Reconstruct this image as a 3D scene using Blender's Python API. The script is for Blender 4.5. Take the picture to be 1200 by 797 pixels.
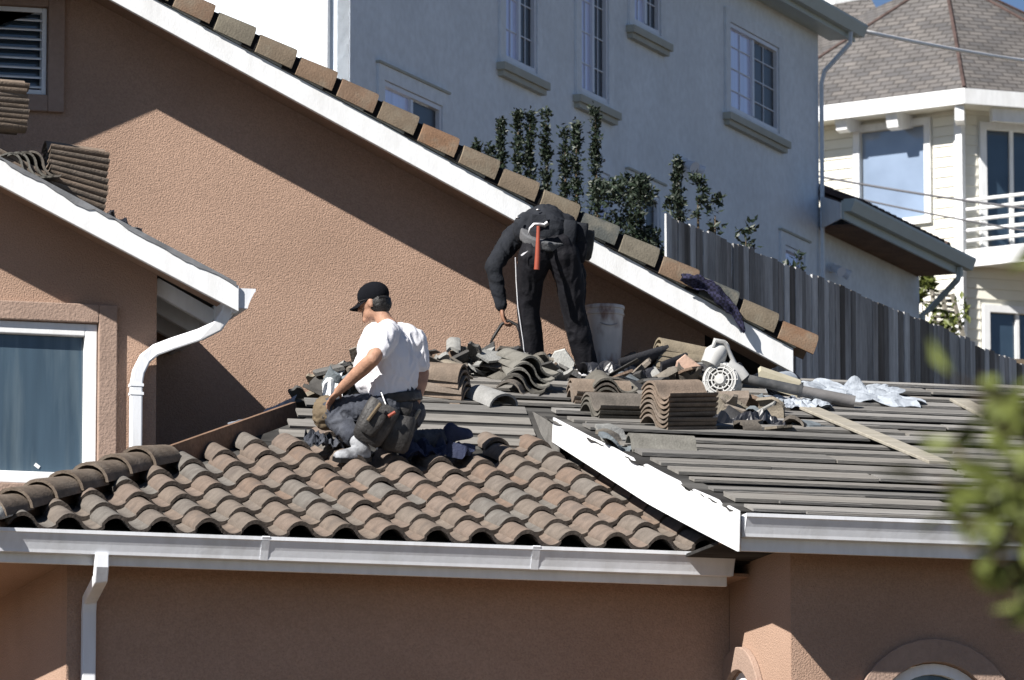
import bpy, bmesh, math, random
from math import sin, cos, tan, radians, pi, sqrt, atan2, floor
from mathutils import Vector, Matrix, noise
from mathutils.geometry import tessellate_polygon
random.seed(7)
for o in list(bpy.data.objects): bpy.data.objects.remove(o)
S = bpy.context.scene
COL = S.collection
V = Vector

# ------------------------------------------------------------------ camera
HF = radians(9.0); F = 600 / tan(HF / 2)
YAW, PIT = radians(15.9), radians(8.9)
FW = V((sin(YAW) * cos(PIT), cos(YAW) * cos(PIT), sin(PIT)))
RT = V((cos(YAW), -sin(YAW), 0)); UP = RT.cross(FW)
CAM = V((-8.14672725, -39.13089004, -5.05211996))
cd = bpy.data.cameras.new('camera'); co = bpy.data.objects.new('camera', cd); COL.objects.link(co)
cd.sensor_width = 36; cd.sensor_fit = 'HORIZONTAL'; cd.lens = 18 / tan(HF / 2)
cd.clip_start = .5; cd.clip_end = 3000
co.matrix_world = Matrix(((RT.x, UP.x, -FW.x, CAM.x), (RT.y, UP.y, -FW.y, CAM.y), (RT.z, UP.z, -FW.z, CAM.z), (0, 0, 0, 1)))
cd.dof.use_dof = True; cd.dof.focus_distance = 43.5; cd.dof.aperture_fstop = 9.5
S.camera = co
# ------------------------------------------------------------------ light
LD = V((1.7, 1.0, -1.6)).normalized()
EL = math.asin(-LD.z); AZ = atan2(-LD.x, -LD.y)
w = bpy.data.worlds.new('World'); S.world = w; w.use_nodes = True
nt = w.node_tree; nt.nodes.clear()
sky = nt.nodes.new('ShaderNodeTexSky'); sky.sky_type = 'NISHITA'; sky.sun_disc = False
sky.sun_elevation = EL; sky.sun_rotation = AZ; sky.air_density = .75; sky.dust_density = .05; sky.ozone_density = 2.0; sky.altitude = 2600
bg = nt.nodes.new('ShaderNodeBackground'); bg.inputs[1].default_value = .05
wo = nt.nodes.new('ShaderNodeOutputWorld')
nt.links.new(sky.outputs[0], bg.inputs[0]); nt.links.new(bg.outputs[0], wo.inputs[0])
ld = bpy.data.lights.new('sun', 'SUN'); ld.energy = 5.0; ld.angle = radians(.5); ld.color = (1, .955, .89)
lo = bpy.data.objects.new('sun', ld); COL.objects.link(lo)
lo.rotation_euler = LD.to_track_quat('-Z', 'Y').to_euler(); lo.location = (-30, -20, 40)
S.view_settings.view_transform = 'Standard'; S.view_settings.look = 'None'
S.view_settings.exposure = .95; S.view_settings.gamma = 1
try: S.view_settings.use_curve_mapping = False
except Exception: pass

# ------------------------------------------------------------------ pixels to points (photo pixels 1200 x 797)
def rayv(px, py): return (FW * F + RT * (px - 600) - UP * (py - 398.5)) / F
def hit(px, py, n, k):
    d = rayv(px, py); n = V(n); return CAM + d * ((k - n.dot(CAM)) / n.dot(d))
def pt(px, py, d): return CAM + rayv(px, py) * d
def depth(p): return (V(p) - CAM).dot(FW)
T1, T2, K2 = .355, .28, .45
def onL(px, py, h=0): return hit(px, py, (0, -T1, 1), h)
def onR(px, py, h=0): return hit(px, py, (0, -T2, 1), K2 + h)
def onY(px, py, Y): return hit(px, py, (0, 1, 0), Y)
def zR(Y): return K2 + T2 * Y

# ------------------------------------------------------------------ materials
def mat(name, col, rough=.8, var=.12, scale=6., bump=0., bscale=40., rand=None, stretch=(1, 1, 1), metal=0., spec=.3, dirt=None, dirtamt=.5, dscale=3., fine=0., fscale=None):
    m = bpy.data.materials.new(name); m.use_nodes = True
    t = m.node_tree; N = t.nodes; Lk = t.links
    b = N['Principled BSDF']
    b.inputs['Roughness'].default_value = rough; b.inputs['Metallic'].default_value = metal
    b.inputs['Specular IOR Level'].default_value = spec
    tc = N.new('ShaderNodeTexCoord'); mp = N.new('ShaderNodeMapping'); mp.inputs['Scale'].default_value = stretch
    Lk.new(tc.outputs['Object'], mp.inputs['Vector'])
    oi = N.new('ShaderNodeObjectInfo')
    ad = N.new('ShaderNodeVectorMath'); ad.operation = 'ADD'
    sc = N.new('ShaderNodeVectorMath'); sc.operation = 'SCALE'; sc.inputs['Scale'].default_value = 37.
    cb = N.new('ShaderNodeCombineXYZ')
    for i in range(3): Lk.new(oi.outputs['Random'], cb.inputs[i])
    Lk.new(cb.outputs[0], sc.inputs[0]); Lk.new(mp.outputs[0], ad.inputs[0]); Lk.new(sc.outputs[0], ad.inputs[1])
    def nz(s, det=4.):
        n = N.new('ShaderNodeTexNoise'); n.inputs['Scale'].default_value = s; n.inputs['Detail'].default_value = det
        Lk.new(ad.outputs[0], n.inputs['Vector']); return n.outputs['Fac']
    def mul(c, f, lo_, hi_):
        mr = N.new('ShaderNodeMapRange'); mr.inputs['From Min'].default_value = .3; mr.inputs['From Max'].default_value = .7
        mr.inputs['To Min'].default_value = lo_; mr.inputs['To Max'].default_value = hi_; Lk.new(f, mr.inputs['Value'])
        mx = N.new('ShaderNodeVectorMath'); mx.operation = 'SCALE'; Lk.new(c, mx.inputs[0]); Lk.new(mr.outputs[0], mx.inputs['Scale']); return mx.outputs[0]
    if rand:
        cr = N.new('ShaderNodeValToRGB'); cr.color_ramp.interpolation = 'CONSTANT'
        e = cr.color_ramp.elements
        while len(e) < len(rand): e.new(.5)
        for i, c in enumerate(rand):
            e[i].position = i / len(rand); e[i].color = (*c, 1)
        Lk.new(oi.outputs['Random'], cr.inputs[0]); c = cr.outputs[0]
    else:
        rg = N.new('ShaderNodeRGB'); rg.outputs[0].default_value = (*col, 1); c = rg.outputs[0]
    c = mul(c, nz(scale), 1 - var, 1 + var)
    if fine: c = mul(c, nz(fscale or scale * 9, 2.), 1 - fine, 1 + fine)
    if dirt:
        mr = N.new('ShaderNodeMapRange'); mr.inputs['From Min'].default_value = .48; mr.inputs['From Max'].default_value = .68
        mr.inputs['To Max'].default_value = dirtamt; Lk.new(nz(dscale, 6.), mr.inputs['Value'])
        mx = N.new('ShaderNodeMix'); mx.data_type = 'RGBA'; Lk.new(mr.outputs[0], mx.inputs['Factor']); Lk.new(c, mx.inputs['A'])
        mx.inputs['B'].default_value = (*dirt, 1); c = mx.outputs['Result']
    Lk.new(c, b.inputs['Base Color'])
    if bump:
        bp = N.new('ShaderNodeBump'); bp.inputs['Strength'].default_value = bump; bp.inputs['Distance'].default_value = .02
        Lk.new(nz(bscale, 3.), bp.inputs['Height']); Lk.new(bp.outputs[0], b.inputs['Normal'])
    return m
M = {}
M['stucco'] = mat('pink_stucco', (.375, .255, .192), .95, .07, 1.2, .45, 95., fine=.13, fscale=75., spec=.1, dirt=(.25, .165, .12), dirtamt=.35, dscale=.8)
M['trim'] = mat('stucco_trim', (.31, .225, .182), .95, .07, 3, .35, 60., fine=.06, spec=.1)
M['white'] = mat('white_paint', (.74, .75, .76), .6, .05, 5, .08, 30., dirt=(.46, .45, .42), dirtamt=.22, dscale=1.6, stretch=(4, 4, 1.2))
M['gutter'] = mat('white_gutter_metal', (.72, .74, .78), .4, .04, 3, .05, 12., dirt=(.45, .45, .44), dirtamt=.38, dscale=1.4, stretch=(5, 5, .8))
M['tile'] = mat('concrete_tile', (.3, .22, .17), .88, .16, 14, .3, 90., fine=.14, spec=.2, rand=[(.148, .117, .096), (.144, .120, .101), (.153, .118, .096), (.136, .121, .107), (.147, .118, .097), (.132, .122, .111), (.156, .122, .101), (.143, .122, .105), (.152, .112, .088)], dirt=(.085, .072, .064), dirtamt=.55, dscale=9)
M['nose'] = mat('tile_nose_shade', (.06, .05, .043), .95, .3, 12, .3, 60., spec=.1)  # dark front edge, with the shadow line under each tile put into its colour
M['neck_shade'] = mat('black_neck_shade', (.012, .011, .011), .9, .2, 10, .2, 40., spec=.1)  # black neck colour stands in for the shadow between rake tiles
M['darktile'] = mat('dark_hip_tile', (.12, .095, .075), .9, .2, 12, .3, 80., fine=.12, spec=.2, dirt=(.2, .17, .14), dirtamt=.5, dscale=7)
M['greytile'] = mat('pale_grey_tile', (.42, .42, .40), .85, .12, 10, .25, 70., fine=.1, dirt=(.25, .25, .23), dirtamt=.5, dscale=8)
M['raketile'] = mat('rake_tile', (.3, .2, .13), .88, .12, 8, .25, 70., fine=.1, spec=.2, rand=[(.16, .108, .075), (.15, .118, .086), (.185, .112, .07), (.15, .123, .09), (.162, .112, .077), (.135, .12, .094), (.075, .08, .076)], dirt=(.2, .18, .14), dirtamt=.5, dscale=7)
M['stack'] = mat('stacked_tile', (.3, .22, .17), .9, .16, 11, .25, 70., fine=.12, spec=.15, rand=[(.18, .142, .112), (.155, .122, .096), (.20, .155, .122), (.17, .14, .116)], dirt=(.08, .068, .057), dirtamt=.4, dscale=8)
M['stackgrey'] = mat('stacked_grey_tile', (.25, .24, .21), .9, .16, 11, .25, 70., fine=.12, spec=.15, rand=[(.115, .108, .094), (.15, .145, .13), (.09, .085, .075), (.13, .115, .10)], dirt=(.05, .047, .043), dirtamt=.4, dscale=8)
M['felt'] = mat('roof_felt', (.035, .034, .033), .95, .3, 3, .4, 20., fine=.2, spec=.1, stretch=(.3, 1, 1), dirt=(.15, .146, .138), dirtamt=.6, dscale=2.2)
M['feltgrey'] = mat('grey_felt_edge', (.16, .165, .175), .9, .3, 5, .2, 20.)
M['batten'] = mat('weathered_batten', (.31, .285, .25), .92, .2, 3, .3, 40., fine=.14, spec=.1, stretch=(.25, 5, 5), rand=[(.205, .195, .182), (.175, .167, .156), (.225, .217, .206), (.19, .18, .166), (.15, .145, .138)])
M['wood'] = mat('bare_wood_board', (.27, .25, .21), .9, .2, 4, .25, 30., fine=.1, stretch=(.4, 4, 4), dirt=(.28, .25, .2), dirtamt=.4, dscale=3)
M['hipboard'] = mat('brown_hip_board', (.17, .105, .07), .9, .2, 4, .3, 30., fine=.15)
M['fence'] = mat('weathered_fence', (.25, .25, .26), .95, .3, 2.5, .4, 20., fine=.18, spec=.08, stretch=(4, 4, .35), rand=[(.36, .36, .36), (.20, .192, .185), (.48, .485, .49), (.27, .267, .265), (.38, .372, .365), (.14, .13, .12), (.54, .545, .55), (.31, .30, .295)], dirt=(.1, .085, .075), dirtamt=.5, dscale=1.6)
M['greystucco'] = mat('grey_stucco', (.69, .75, .82), .95, .06, 1.2, .4, 14., fine=.06, spec=.1, dirt=(.63, .67, .71), dirtamt=.3, dscale=.8)
M['greytrim'] = mat('grey_green_trim', (.42, .48, .48), .6, .05, 3)
M['sill'] = mat('window_sill', (.40, .41, .37), .8, .08, 5)
M['vinyl'] = mat('white_vinyl_frame', (.66, .70, .78), .4, .02, 3)
M['siding'] = mat('cream_siding', (.72, .70, .62), .7, .04, 2, spec=.2)
M['darkroof'] = mat('dark_clay_tile', (.075, .05, .045), .85, .3, 6, .3, 30., fine=.2)
M['black'] = mat('black_plastic', (.012, .012, .013), .5, .1, 8)
M['dark'] = mat('dark_plastic_sheet', (.02, .021, .026), .4, .3, 6, .3, 12., spec=.5)
M['steel'] = mat('steel', (.35, .35, .36), .5, .1, 8, metal=1)
M['ground'] = mat('dry_ground', (.09, .066, .042), .95, .25, .4, .4, 5., fine=.2, dirt=(.045, .05, .025), dirtamt=.7, dscale=.25)
M['felt_sheet'] = mat('pale_felt_paper', (.30, .33, .37), .8, .12, 5, .3, 16., fine=.08, dirt=(.18, .20, .23), dirtamt=.6, dscale=8)
M['skin'] = mat('skin', (.34, .19, .128), .6, .22, 22, .15, 60., spec=.35)
M['skin2'] = mat('tanned_skin', (.25, .13, .085), .55, .08, 12, spec=.35)
M['shirt'] = mat('white_cotton', (.66, .66, .70), .9, .03, 6, .15, 60., spec=.1)
M['jeans'] = mat('blue_grey_denim', (.042, .046, .058), .9, .3, 8, .25, 80., fine=.12, spec=.1, dirt=(.12, .127, .145), dirtamt=.5, dscale=5)
M['jacket'] = mat('charcoal_cloth', (.015, .017, .022), .85, .2, 9, .25, 60., spec=.15, dirt=(.032, .035, .041), dirtamt=.5, dscale=6)
M['pants'] = mat('black_track_cloth', (.008, .008, .011), .75, .2, 6, .2, 50., spec=.2)
M['beltcloth'] = mat('grey_belt_webbing', (.085, .088, .095), .85, .2, 10, .3, 60., dirt=(.1, .1, .105), dirtamt=.5, dscale=8)
M['leather'] = mat('worn_black_leather', (.022, .021, .021), .6, .3, 14, .3, 50., spec=.4, dirt=(.075, .072, .07), dirtamt=.6, dscale=9)
M['kneepad'] = mat('tan_knee_pad', (.125, .095, .06), .85, .2, 12, .3, 50., dirt=(.1, .075, .05), dirtamt=.5, dscale=10)
M['shoe'] = mat('dusty_grey_shoe', (.30, .31, .33), .75, .2, 14, .2, 50., dirt=(.09, .09, .095), dirtamt=.7, dscale=16)
M['navy'] = mat('navy_cloth', (.022, .028, .06), .8, .2, 8, .25, 50.)
M['cap'] = mat('black_cap_cloth', (.006, .0065, .009), .95, .15, 10, .15, 80., spec=.1)
M['hair'] = mat('black_hair', (.008, .007, .007), .55, .2, 40, .3, 120., spec=.4)
M['orange'] = mat('orange_red_grip', (.27, .06, .035), .5, .1, 15)
M['stripe'] = mat('white_stripe', (.7, .7, .73), .7, .03, 5)
M['bucket'] = mat('dirty_white_bucket', (.52, .48, .45), .6, .12, 8, .1, 30., dirt=(.17, .085, .06), dirtamt=.85, dscale=7, stretch=(1.6, 1.6, .7))
M['blower'] = mat('white_plastic', (.46, .46, .45), .4, .06, 8, dirt=(.3, .29, .27), dirtamt=.35, dscale=9)
M['tube'] = mat('dusty_black_tube', (.05, .052, .055), .5, .2, 8, .1, 40., dirt=(.16, .155, .15), dirtamt=.6, dscale=6)
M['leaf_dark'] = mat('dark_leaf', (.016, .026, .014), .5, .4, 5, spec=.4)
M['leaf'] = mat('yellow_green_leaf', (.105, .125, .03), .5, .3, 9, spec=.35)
M['bark'] = mat('bark', (.10, .075, .05), .95, .3, 10, .5, 30.)
M['debris'] = mat('mixed_debris', (.3, .3, .3), .85, .2, 12, .3, 60., fine=.14, rand=[(.14, .125, .105), (.23, .23, .22), (.07, .068, .065), (.17, .12, .088), (.13, .15, .165), (.19, .165, .13), (.10, .098, .095), (.03, .03, .032), (.15, .13, .11), (.05, .048, .046), (.085, .075, .064)])
M['shade'] = mat('window_interior', (.02, .024, .03), .9, .1, 3)
def glassmat(name, col, rough, tint=None, var=.2, stretch=(1, 1, 1), refl=.25):
    m = mat(name, col, rough, var, 1.5, stretch=stretch, spec=refl * 2); return m
M['glass'] = glassmat('window_glass_blue', (.03, .05, .075), .06, refl=.5)
M['glass_pale'] = glassmat('blind_sky_glass', (.58, .65, .93), .10, refl=.6, stretch=(9, 9, .2), var=.12)  # pale blinds with the blue sky reflection painted into their colour
M['glass_dark'] = glassmat('window_screen_dark', (.02, .024, .034), .35, refl=.2, var=.3)
M['streak_glass'] = mat('streaked_glass', (.05, .078, .105), .07, .25, 2.2, stretch=(3, 3, .25), spec=.6, dirt=(.17, .21, .225), dirtamt=.7, dscale=1.5)  # streaks of curtain and pane reflection painted in as the second colour
def shingle_mat():
    m = bpy.data.materials.new('asphalt_shingle'); m.use_nodes = True; t = m.node_tree; N = t.nodes; Lk = t.links
    b = N['Principled BSDF']; b.inputs['Roughness'].default_value = .95; b.inputs['Specular IOR Level'].default_value = .1
    uv = N.new('ShaderNodeUVMap'); br = N.new('ShaderNodeTexBrick'); Lk.new(uv.outputs[0], br.inputs['Vector'])
    br.inputs['Scale'].default_value = 1.; br.inputs['Brick Width'].default_value = .24; br.inputs['Row Height'].default_value = .115
    br.inputs['Mortar Size'].default_value = .012; br.inputs['Mortar Smooth'].default_value = .3; br.inputs['Bias'].default_value = -.1
    br.inputs['Color1'].default_value = (.14, .13, .125, 1); br.inputs['Color2'].default_value = (.092, .09, .093, 1); br.inputs['Mortar'].default_value = (.06, .056, .053, 1)
    n = N.new('ShaderNodeTexNoise'); n.inputs['Scale'].default_value = 1.3; n.inputs['Detail'].default_value = 6; Lk.new(uv.outputs[0], n.inputs['Vector'])
    mr = N.new('ShaderNodeMapRange'); mr.inputs['To Min'].default_value = .55; mr.inputs['To Max'].default_value = 1.45; Lk.new(n.outputs['Fac'], mr.inputs['Value'])
    sc = N.new('ShaderNodeVectorMath'); sc.operation = 'SCALE'; Lk.new(br.outputs['Color'], sc.inputs[0]); Lk.new(mr.outputs[0], sc.inputs['Scale'])
    Lk.new(sc.outputs[0], b.inputs['Base Color'])
    bp = N.new('ShaderNodeBump'); bp.inputs['Strength'].default_value = .8; bp.inputs['Distance'].default_value = .03
    Lk.new(br.outputs['Fac'], bp.inputs['Height']); bp.invert = True; Lk.new(bp.outputs[0], b.inputs['Normal'])
    return m
M['shingle'] = shingle_mat()
def plaid_mat():
    m = mat('navy_plaid', (.03, .03, .09), .9, .2, 8); t = m.node_tree; N = t.nodes; Lk = t.links
    ck = N.new('ShaderNodeTexChecker'); ck.inputs['Scale'].default_value = 48
    ck.inputs['Color1'].default_value = (.006, .006, .016, 1); ck.inputs['Color2'].default_value = (.024, .024, .058, 1)
    tc = N.new('ShaderNodeTexCoord'); Lk.new(tc.outputs['Object'], ck.inputs['Vector'])
    Lk.new(ck.outputs[0], N['Principled BSDF'].inputs['Base Color']); return m
M['plaid'] = plaid_mat()

# ------------------------------------------------------------------ mesh helpers
class MB:
    def __init__(s): s.v = []; s.f = []
    def add(s, vs, fs):
        b = len(s.v); s.v += [V(p) for p in vs]; s.f += [tuple(i + b for i in f) for f in fs]; return s
    def box(s, lo, hi, mx=None):
        x0, y0, z0 = lo; x1, y1, z1 = hi
        vs = [V((x, y, z)) for z in (z0, z1) for x, y in ((x0, y0), (x1, y0), (x1, y1), (x0, y1))]
        if mx: vs = [mx @ p for p in vs]
        return s.add(vs, [(3, 2, 1, 0), (4, 5, 6, 7), (0, 1, 5, 4), (1, 2, 6, 5), (2, 3, 7, 6), (3, 0, 4, 7)])
    def hexa(s, a, b):  # two quads (lists of 4) -> solid
        return s.add(list(a) + list(b), [(3, 2, 1, 0), (4, 5, 6, 7), (0, 1, 5, 4), (1, 2, 6, 5), (2, 3, 7, 6), (3, 0, 4, 7)])
    def bar(s, p, q, w, h, up=V((0, 0, 1))):  # bar from p to q, width w sideways, height h along up
        p, q = V(p), V(q); d = (q - p).normalized(); sd = d.cross(V(up)).normalized(); u = sd.cross(d)
        a = [p + sd * i * w / 2 + u * j * h / 2 for i, j in ((-1, -1), (1, -1), (1, 1), (-1, 1))]
        return s.hexa(a, [x + (q - p) for x in a])
    def prism(s, poly, vec):  # planar polygon (3D points) extruded by vec
        n = len(poly); vec = V(vec); a = [V(p) for p in poly]
        return s.add(a + [p + vec for p in a], [tuple(range(n - 1, -1, -1)), tuple(range(n, 2 * n))] + [(i, (i + 1) % n, n + (i + 1) % n, n + i) for i in range(n)])
    def loft(s, rings, cap=True):
        n = len(rings[0]); vs = [p for r in rings for p in r]; fs = []
        for k in range(len(rings) - 1):
            for i in range(n):
                j = (i + 1) % n; fs.append((k * n + i, k * n + j, (k + 1) * n + j, (k + 1) * n + i))
        if cap: fs += [tuple(range(n - 1, -1, -1)), tuple((len(rings) - 1) * n + i for i in range(n))]
        return s.add(vs, fs)
    def tube(s, path, rad, n=8, sx=1., up=V((0, 0, 1))):
        path = [V(p) for p in path]; rad = rad if isinstance(rad, (list, tuple)) else [rad] * len(path)
        rings = []
        for k, p in enumerate(path):
            d = (path[min(k + 1, len(path) - 1)] - path[max(k - 1, 0)]).normalized()
            a = d.cross(up)
            if a.length < 1e-3: a = d.cross(V((0, 1, 0)))
            a.normalize(); b = a.cross(d)
            rings.append([p + (a * cos(t) * sx + b * sin(t)) * rad[k] for t in (2 * pi * i / n for i in range(n))])
        return s.loft(rings)
    def rtube(s, path, w, h, up=V((0, 0, 1))):  # rectangular tube with mitred bends
        path = [V(p) for p in path]; rings = []
        for k, p in enumerate(path):
            d = (path[min(k + 1, len(path) - 1)] - path[max(k - 1, 0)]).normalized()
            a = V(up); b = d.cross(a).normalized(); a = b.cross(d)
            rings.append([p + b * i * w / 2 + a * j * h / 2 for i, j in ((-1, -1), (1, -1), (1, 1), (-1, 1))])
        return s.loft(rings)
    def lathe(s, prof, n=24, mx=None):  # profile of (r, z), closed loop not needed
        rings = [[V((r * cos(2 * pi * i / n), r * sin(2 * pi * i / n), z)) for i in range(n)] for r, z in prof]
        if mx: rings = [[mx @ p for p in r] for r in rings]
        return s.loft(rings, cap=False)
    def ell(s, c, rad, mx=None, nu=14, nv=8):
        c = V(c); vs = [V((0, 0, -1))] + [V((cos(a) * cos(b), sin(a) * cos(b), sin(b))) for b in (-pi / 2 + pi * k / nv for k in range(1, nv)) for a in (2 * pi * i / nu for i in range(nu))] + [V((0, 0, 1))]
        fs = [(0, 1 + (i + 1) % nu, 1 + i) for i in range(nu)]
        for k in range(nv - 2):
            for i in range(nu):
                j = (i + 1) % nu; a = 1 + k * nu; fs.append((a + i, a + j, a + nu + j, a + nu + i))
        t = len(vs) - 1; fs += [(t, t - nu + i, t - nu + (i + 1) % nu) for i in range(nu)]
        vs = [V((p.x * rad[0], p.y * rad[1], p.z * rad[2])) for p in vs]
        if mx: vs = [mx @ p for p in vs]
        return s.add([p + c for p in vs], fs)
    def mesh(s, name, smooth=False):
        me = bpy.data.meshes.new(name); me.from_pydata([tuple(p) for p in s.v], [], s.f); me.update()
        bm = bmesh.new(); bm.from_mesh(me); bmesh.ops.recalc_face_normals(bm, faces=bm.faces); bm.to_mesh(me); bm.free()
        if smooth:
            for p in me.polygons: p.use_smooth = True
        return me
def link(name, me, m, parent=None):
    o = bpy.data.objects.new(name, me); COL.objects.link(o)
    if m and not me.materials: me.materials.append(M[m] if isinstance(m, str) else m)
    if parent:
        o.parent = parent; o.matrix_parent_inverse = WI[parent.name]
    return o
WI = {}
def reg(o, loc): WI[o.name] = Matrix.Translation(-V(loc)); return o
def thing(name, label, cat, loc, group=None):
    o = bpy.data.objects.new(name, None); COL.objects.link(o); o.location = loc; o.empty_display_size = .1
    return reg(tag(o, label, cat, group), loc)
def tag(o, label, cat, group=None, kind=None):
    if label: o['label'] = label
    if cat: o['category'] = cat
    if group: o['group'] = group
    if kind: o['kind'] = kind
    return o
def part(name, mb, m, parent, smooth=False, bev=0.):
    o = link(name, mb.mesh(name, smooth), m, parent)
    WI[o.name] = Matrix.Identity(4)
    if bev:
        b = o.modifiers.new('bevel', 'BEVEL'); b.width = bev; b.segments = 2; b.limit_method = 'ANGLE'
    if smooth and not bev:
        try: o.data.set_sharp_from_angle(angle=radians(40))
        except Exception: pass
    return o
def place(name, me, mx, m=None, parent=None):
    o = bpy.data.objects.new(name, me); COL.objects.link(o)
    if parent: o.parent = parent; o.matrix_parent_inverse = WI[parent.name]
    o.matrix_basis = mx
    return o
def frame(origin, x, y):  # matrix with local x,y axes
    x = V(x).normalized(); z = x.cross(V(y)).normalized(); y = z.cross(x)
    return Matrix(((x.x, y.x, z.x, origin[0]), (x.y, y.y, z.y, origin[1]), (x.z, y.z, z.z, origin[2]), (0, 0, 0, 1)))
def Rz(a): return Matrix.Rotation(a, 4, 'Z')
def jit(a, b, c, s=1): return Matrix.Rotation(random.uniform(-a, a), 4, 'X') @ Matrix.Rotation(random.uniform(-b, b), 4, 'Y') @ Matrix.Rotation(random.uniform(-c, c), 4, 'Z')
# flat wall in a plane given by origin O and axes A (along), Z up; outer polygon in (s,z), holes; thickness back along -N
def wall(outer, holes, O, A, Nrm, dep, reveal=None):
    O, A, Nrm = V(O), V(A).normalized(), V(Nrm).normalized(); reveal = reveal or dep
    P = lambda p, b=0: O + A * p[0] + V((0, 0, 1)) * p[1] - Nrm * b
    loops = [outer] + holes
    tri = tessellate_polygon([[V((x, z, 0)) for x, z in l] for l in loops])
    flat = [p for l in loops for p in l]
    mb = MB(); mb.add([P(p) for p in flat], [tuple(t) for t in tri])
    n = len(outer)
    mb.add([P(p) for p in outer] + [P(p, dep) for p in outer], [(i, (i + 1) % n, n + (i + 1) % n, n + i) for i in range(n)] + [tuple(range(n, 2 * n))] if not holes else [(i, (i + 1) % n, n + (i + 1) % n, n + i) for i in range(n)])
    for h in holes:
        n = len(h); mb.add([P(p) for p in h] + [P(p, reveal) for p in h], [(i, (i + 1) % n, n + (i + 1) % n, n + i) for i in range(n)])
    return mb
def rect(x0, z0, x1, z1): return [(x0, z0), (x1, z0), (x1, z1), (x0, z1)]
def ringrect(x0, z0, x1, z1, w, O, A, Nrm, back, front):  # frame of four butted bars in a wall plane
    O, A, Nrm = V(O), V(A).normalized(), V(Nrm).normalized(); mb = MB()
    def b(a0, b0, a1, b1):
        q = [O + A * s + V((0, 0, 1)) * z - Nrm * back for s, z in ((a0, b0), (a1, b0), (a1, b1), (a0, b1))]
        mb.hexa(q, [p + Nrm * (back + front) for p in q])
    b(x0, z0, x0 + w, z1); b(x1 - w, z0, x1, z1); b(x0 + w, z0, x1 - w, z0 + w); b(x0 + w, z1 - w, x1 - w, z1)
    return mb
def slab(O, A, Nrm, x0, z0, x1, z1, back, front):
    O, A, Nrm = V(O), V(A).normalized(), V(Nrm).normalized()
    q = [O + A * s + V((0, 0, 1)) * z - Nrm * back for s, z in ((x0, z0), (x1, z0), (x1, z1), (x0, z1))]
    return MB().hexa(q, [p + Nrm * (back + front) for p in q])

# ------------------------------------------------------------------ ground
def smooth(a, b, x):
    t = max(0, min(1, (x - a) / (b - a))); return t * t * (3 - 2 * t)
def gz(x, y):
    z = -6.7 + 3.75 * smooth(-30, -6, y)
    t = (y - 8) + .0 * x
    return z + 5.6 * smooth(7.5, 13, y) + 2.6 * smooth(15, 24, y) + 3.0 * smooth(30, 70, y) - .02 * max(0, y - 90)
def build_ground():
    xs = [-400, -200, -100, -60, -40] + [-30 + 2 * i for i in range(36)] + [50, 70, 100, 200, 400]
    ys = [-300, -150, -80, -60] + [-50 + 2 * i for i in range(66)] + [90, 110, 150, 250, 500, 900]
    mb = MB(); n = len(xs)
    mb.add([(x, y, gz(x, y) + .05 * noise.noise(V((x * .3, y * .3, 0)))) for y in ys for x in xs], [(j * n + i, j * n + i + 1, (j + 1) * n + i + 1, (j + 1) * n + i) for j in range(len(ys) - 1) for i in range(n - 1)])
    o = link('ground', mb.mesh('ground', True), 'ground'); o['kind'] = 'structure'
build_ground()

# ------------------------------------------------------------------ the pink house
GZ = -3.05
house = thing('stucco_house', 'pink stucco house with its lower tile roof half stripped by two workers', 'house', (3, 3, GZ))
WX0, WX1, EX = .24, 4.58, 10.4          # porch wall left corner, entry corner, right end
YP, YE, YG, YW = .45, -.8, 6.2, 4.7     # planes of porch wall, entry wall, gable wall, wing wall
FY = V((0, -1, 0)); AX = V((1, 0, 0))
# gable roof line (underside of the rake board, front plane)
YRF = YG - .57
pa = onY(930, 437, YRF); pb = onY(130, 0, YRF); SG = (pb.z - pa.z) / (pa.x - pb.x)
GA = 1.12                                # apex X
def zG(x): return pa.z + SG * (pa.x - x) if x > GA else pa.z + SG * (pa.x - GA) - SG * (GA - x)
GE = pa.x                                # eave end X
GEL = 2 * GA - GE
# gable wall with the louvred window
wa = onY(0, 10, YG); wb = onY(54, 112, YG)
gw = (wb.x - .95, wb.z, wb.x, wa.z + .02)
up = .11
outer = [(GEL + .5, GZ), (GE - .5, GZ), (GE - .5, zG(GE - .5) + up), (GA, zG(GA) + up), (GEL + .5, zG(GEL + .5) + up)]
part('gable_wall', wall(outer, [rect(*gw)], (0, YG, 0), AX, FY, .12, .12), 'stucco', house)
part('rear_wall', MB().box((GE - .62, YG + .01, GZ), (GE - .5, 15, zG(GE - .5))).box((GEL + .5, 14.9, GZ), (GE - .62, 15, zG(GE - .5))), 'stucco', house)
def window_frame(x0, z0, x1, z1, Y, trimw, fr, parent, trim=True, proud=.05):
    if trim: part('window_trim', ringrect(x0 - trimw, z0 - trimw, x1 + trimw, z1 + trimw, trimw - .003, (0, Y, 0), AX, FY, -.002, proud), 'trim', parent, bev=.008)
    return part('window', ringrect(x0 + .002, z0 + .002, x1 - .002, z1 - .002, fr, (0, Y, 0), AX, FY, .07, .012), 'white', parent, bev=.006)
wn = window_frame(*gw, YG, .125, .035, house)
part('pane', slab((0, YG, 0), AX, FY, gw[0] + .03, gw[1] + .03, gw[2] - .03, gw[3] - .03, .1, -.09), 'glass', wn)
k = 8
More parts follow.
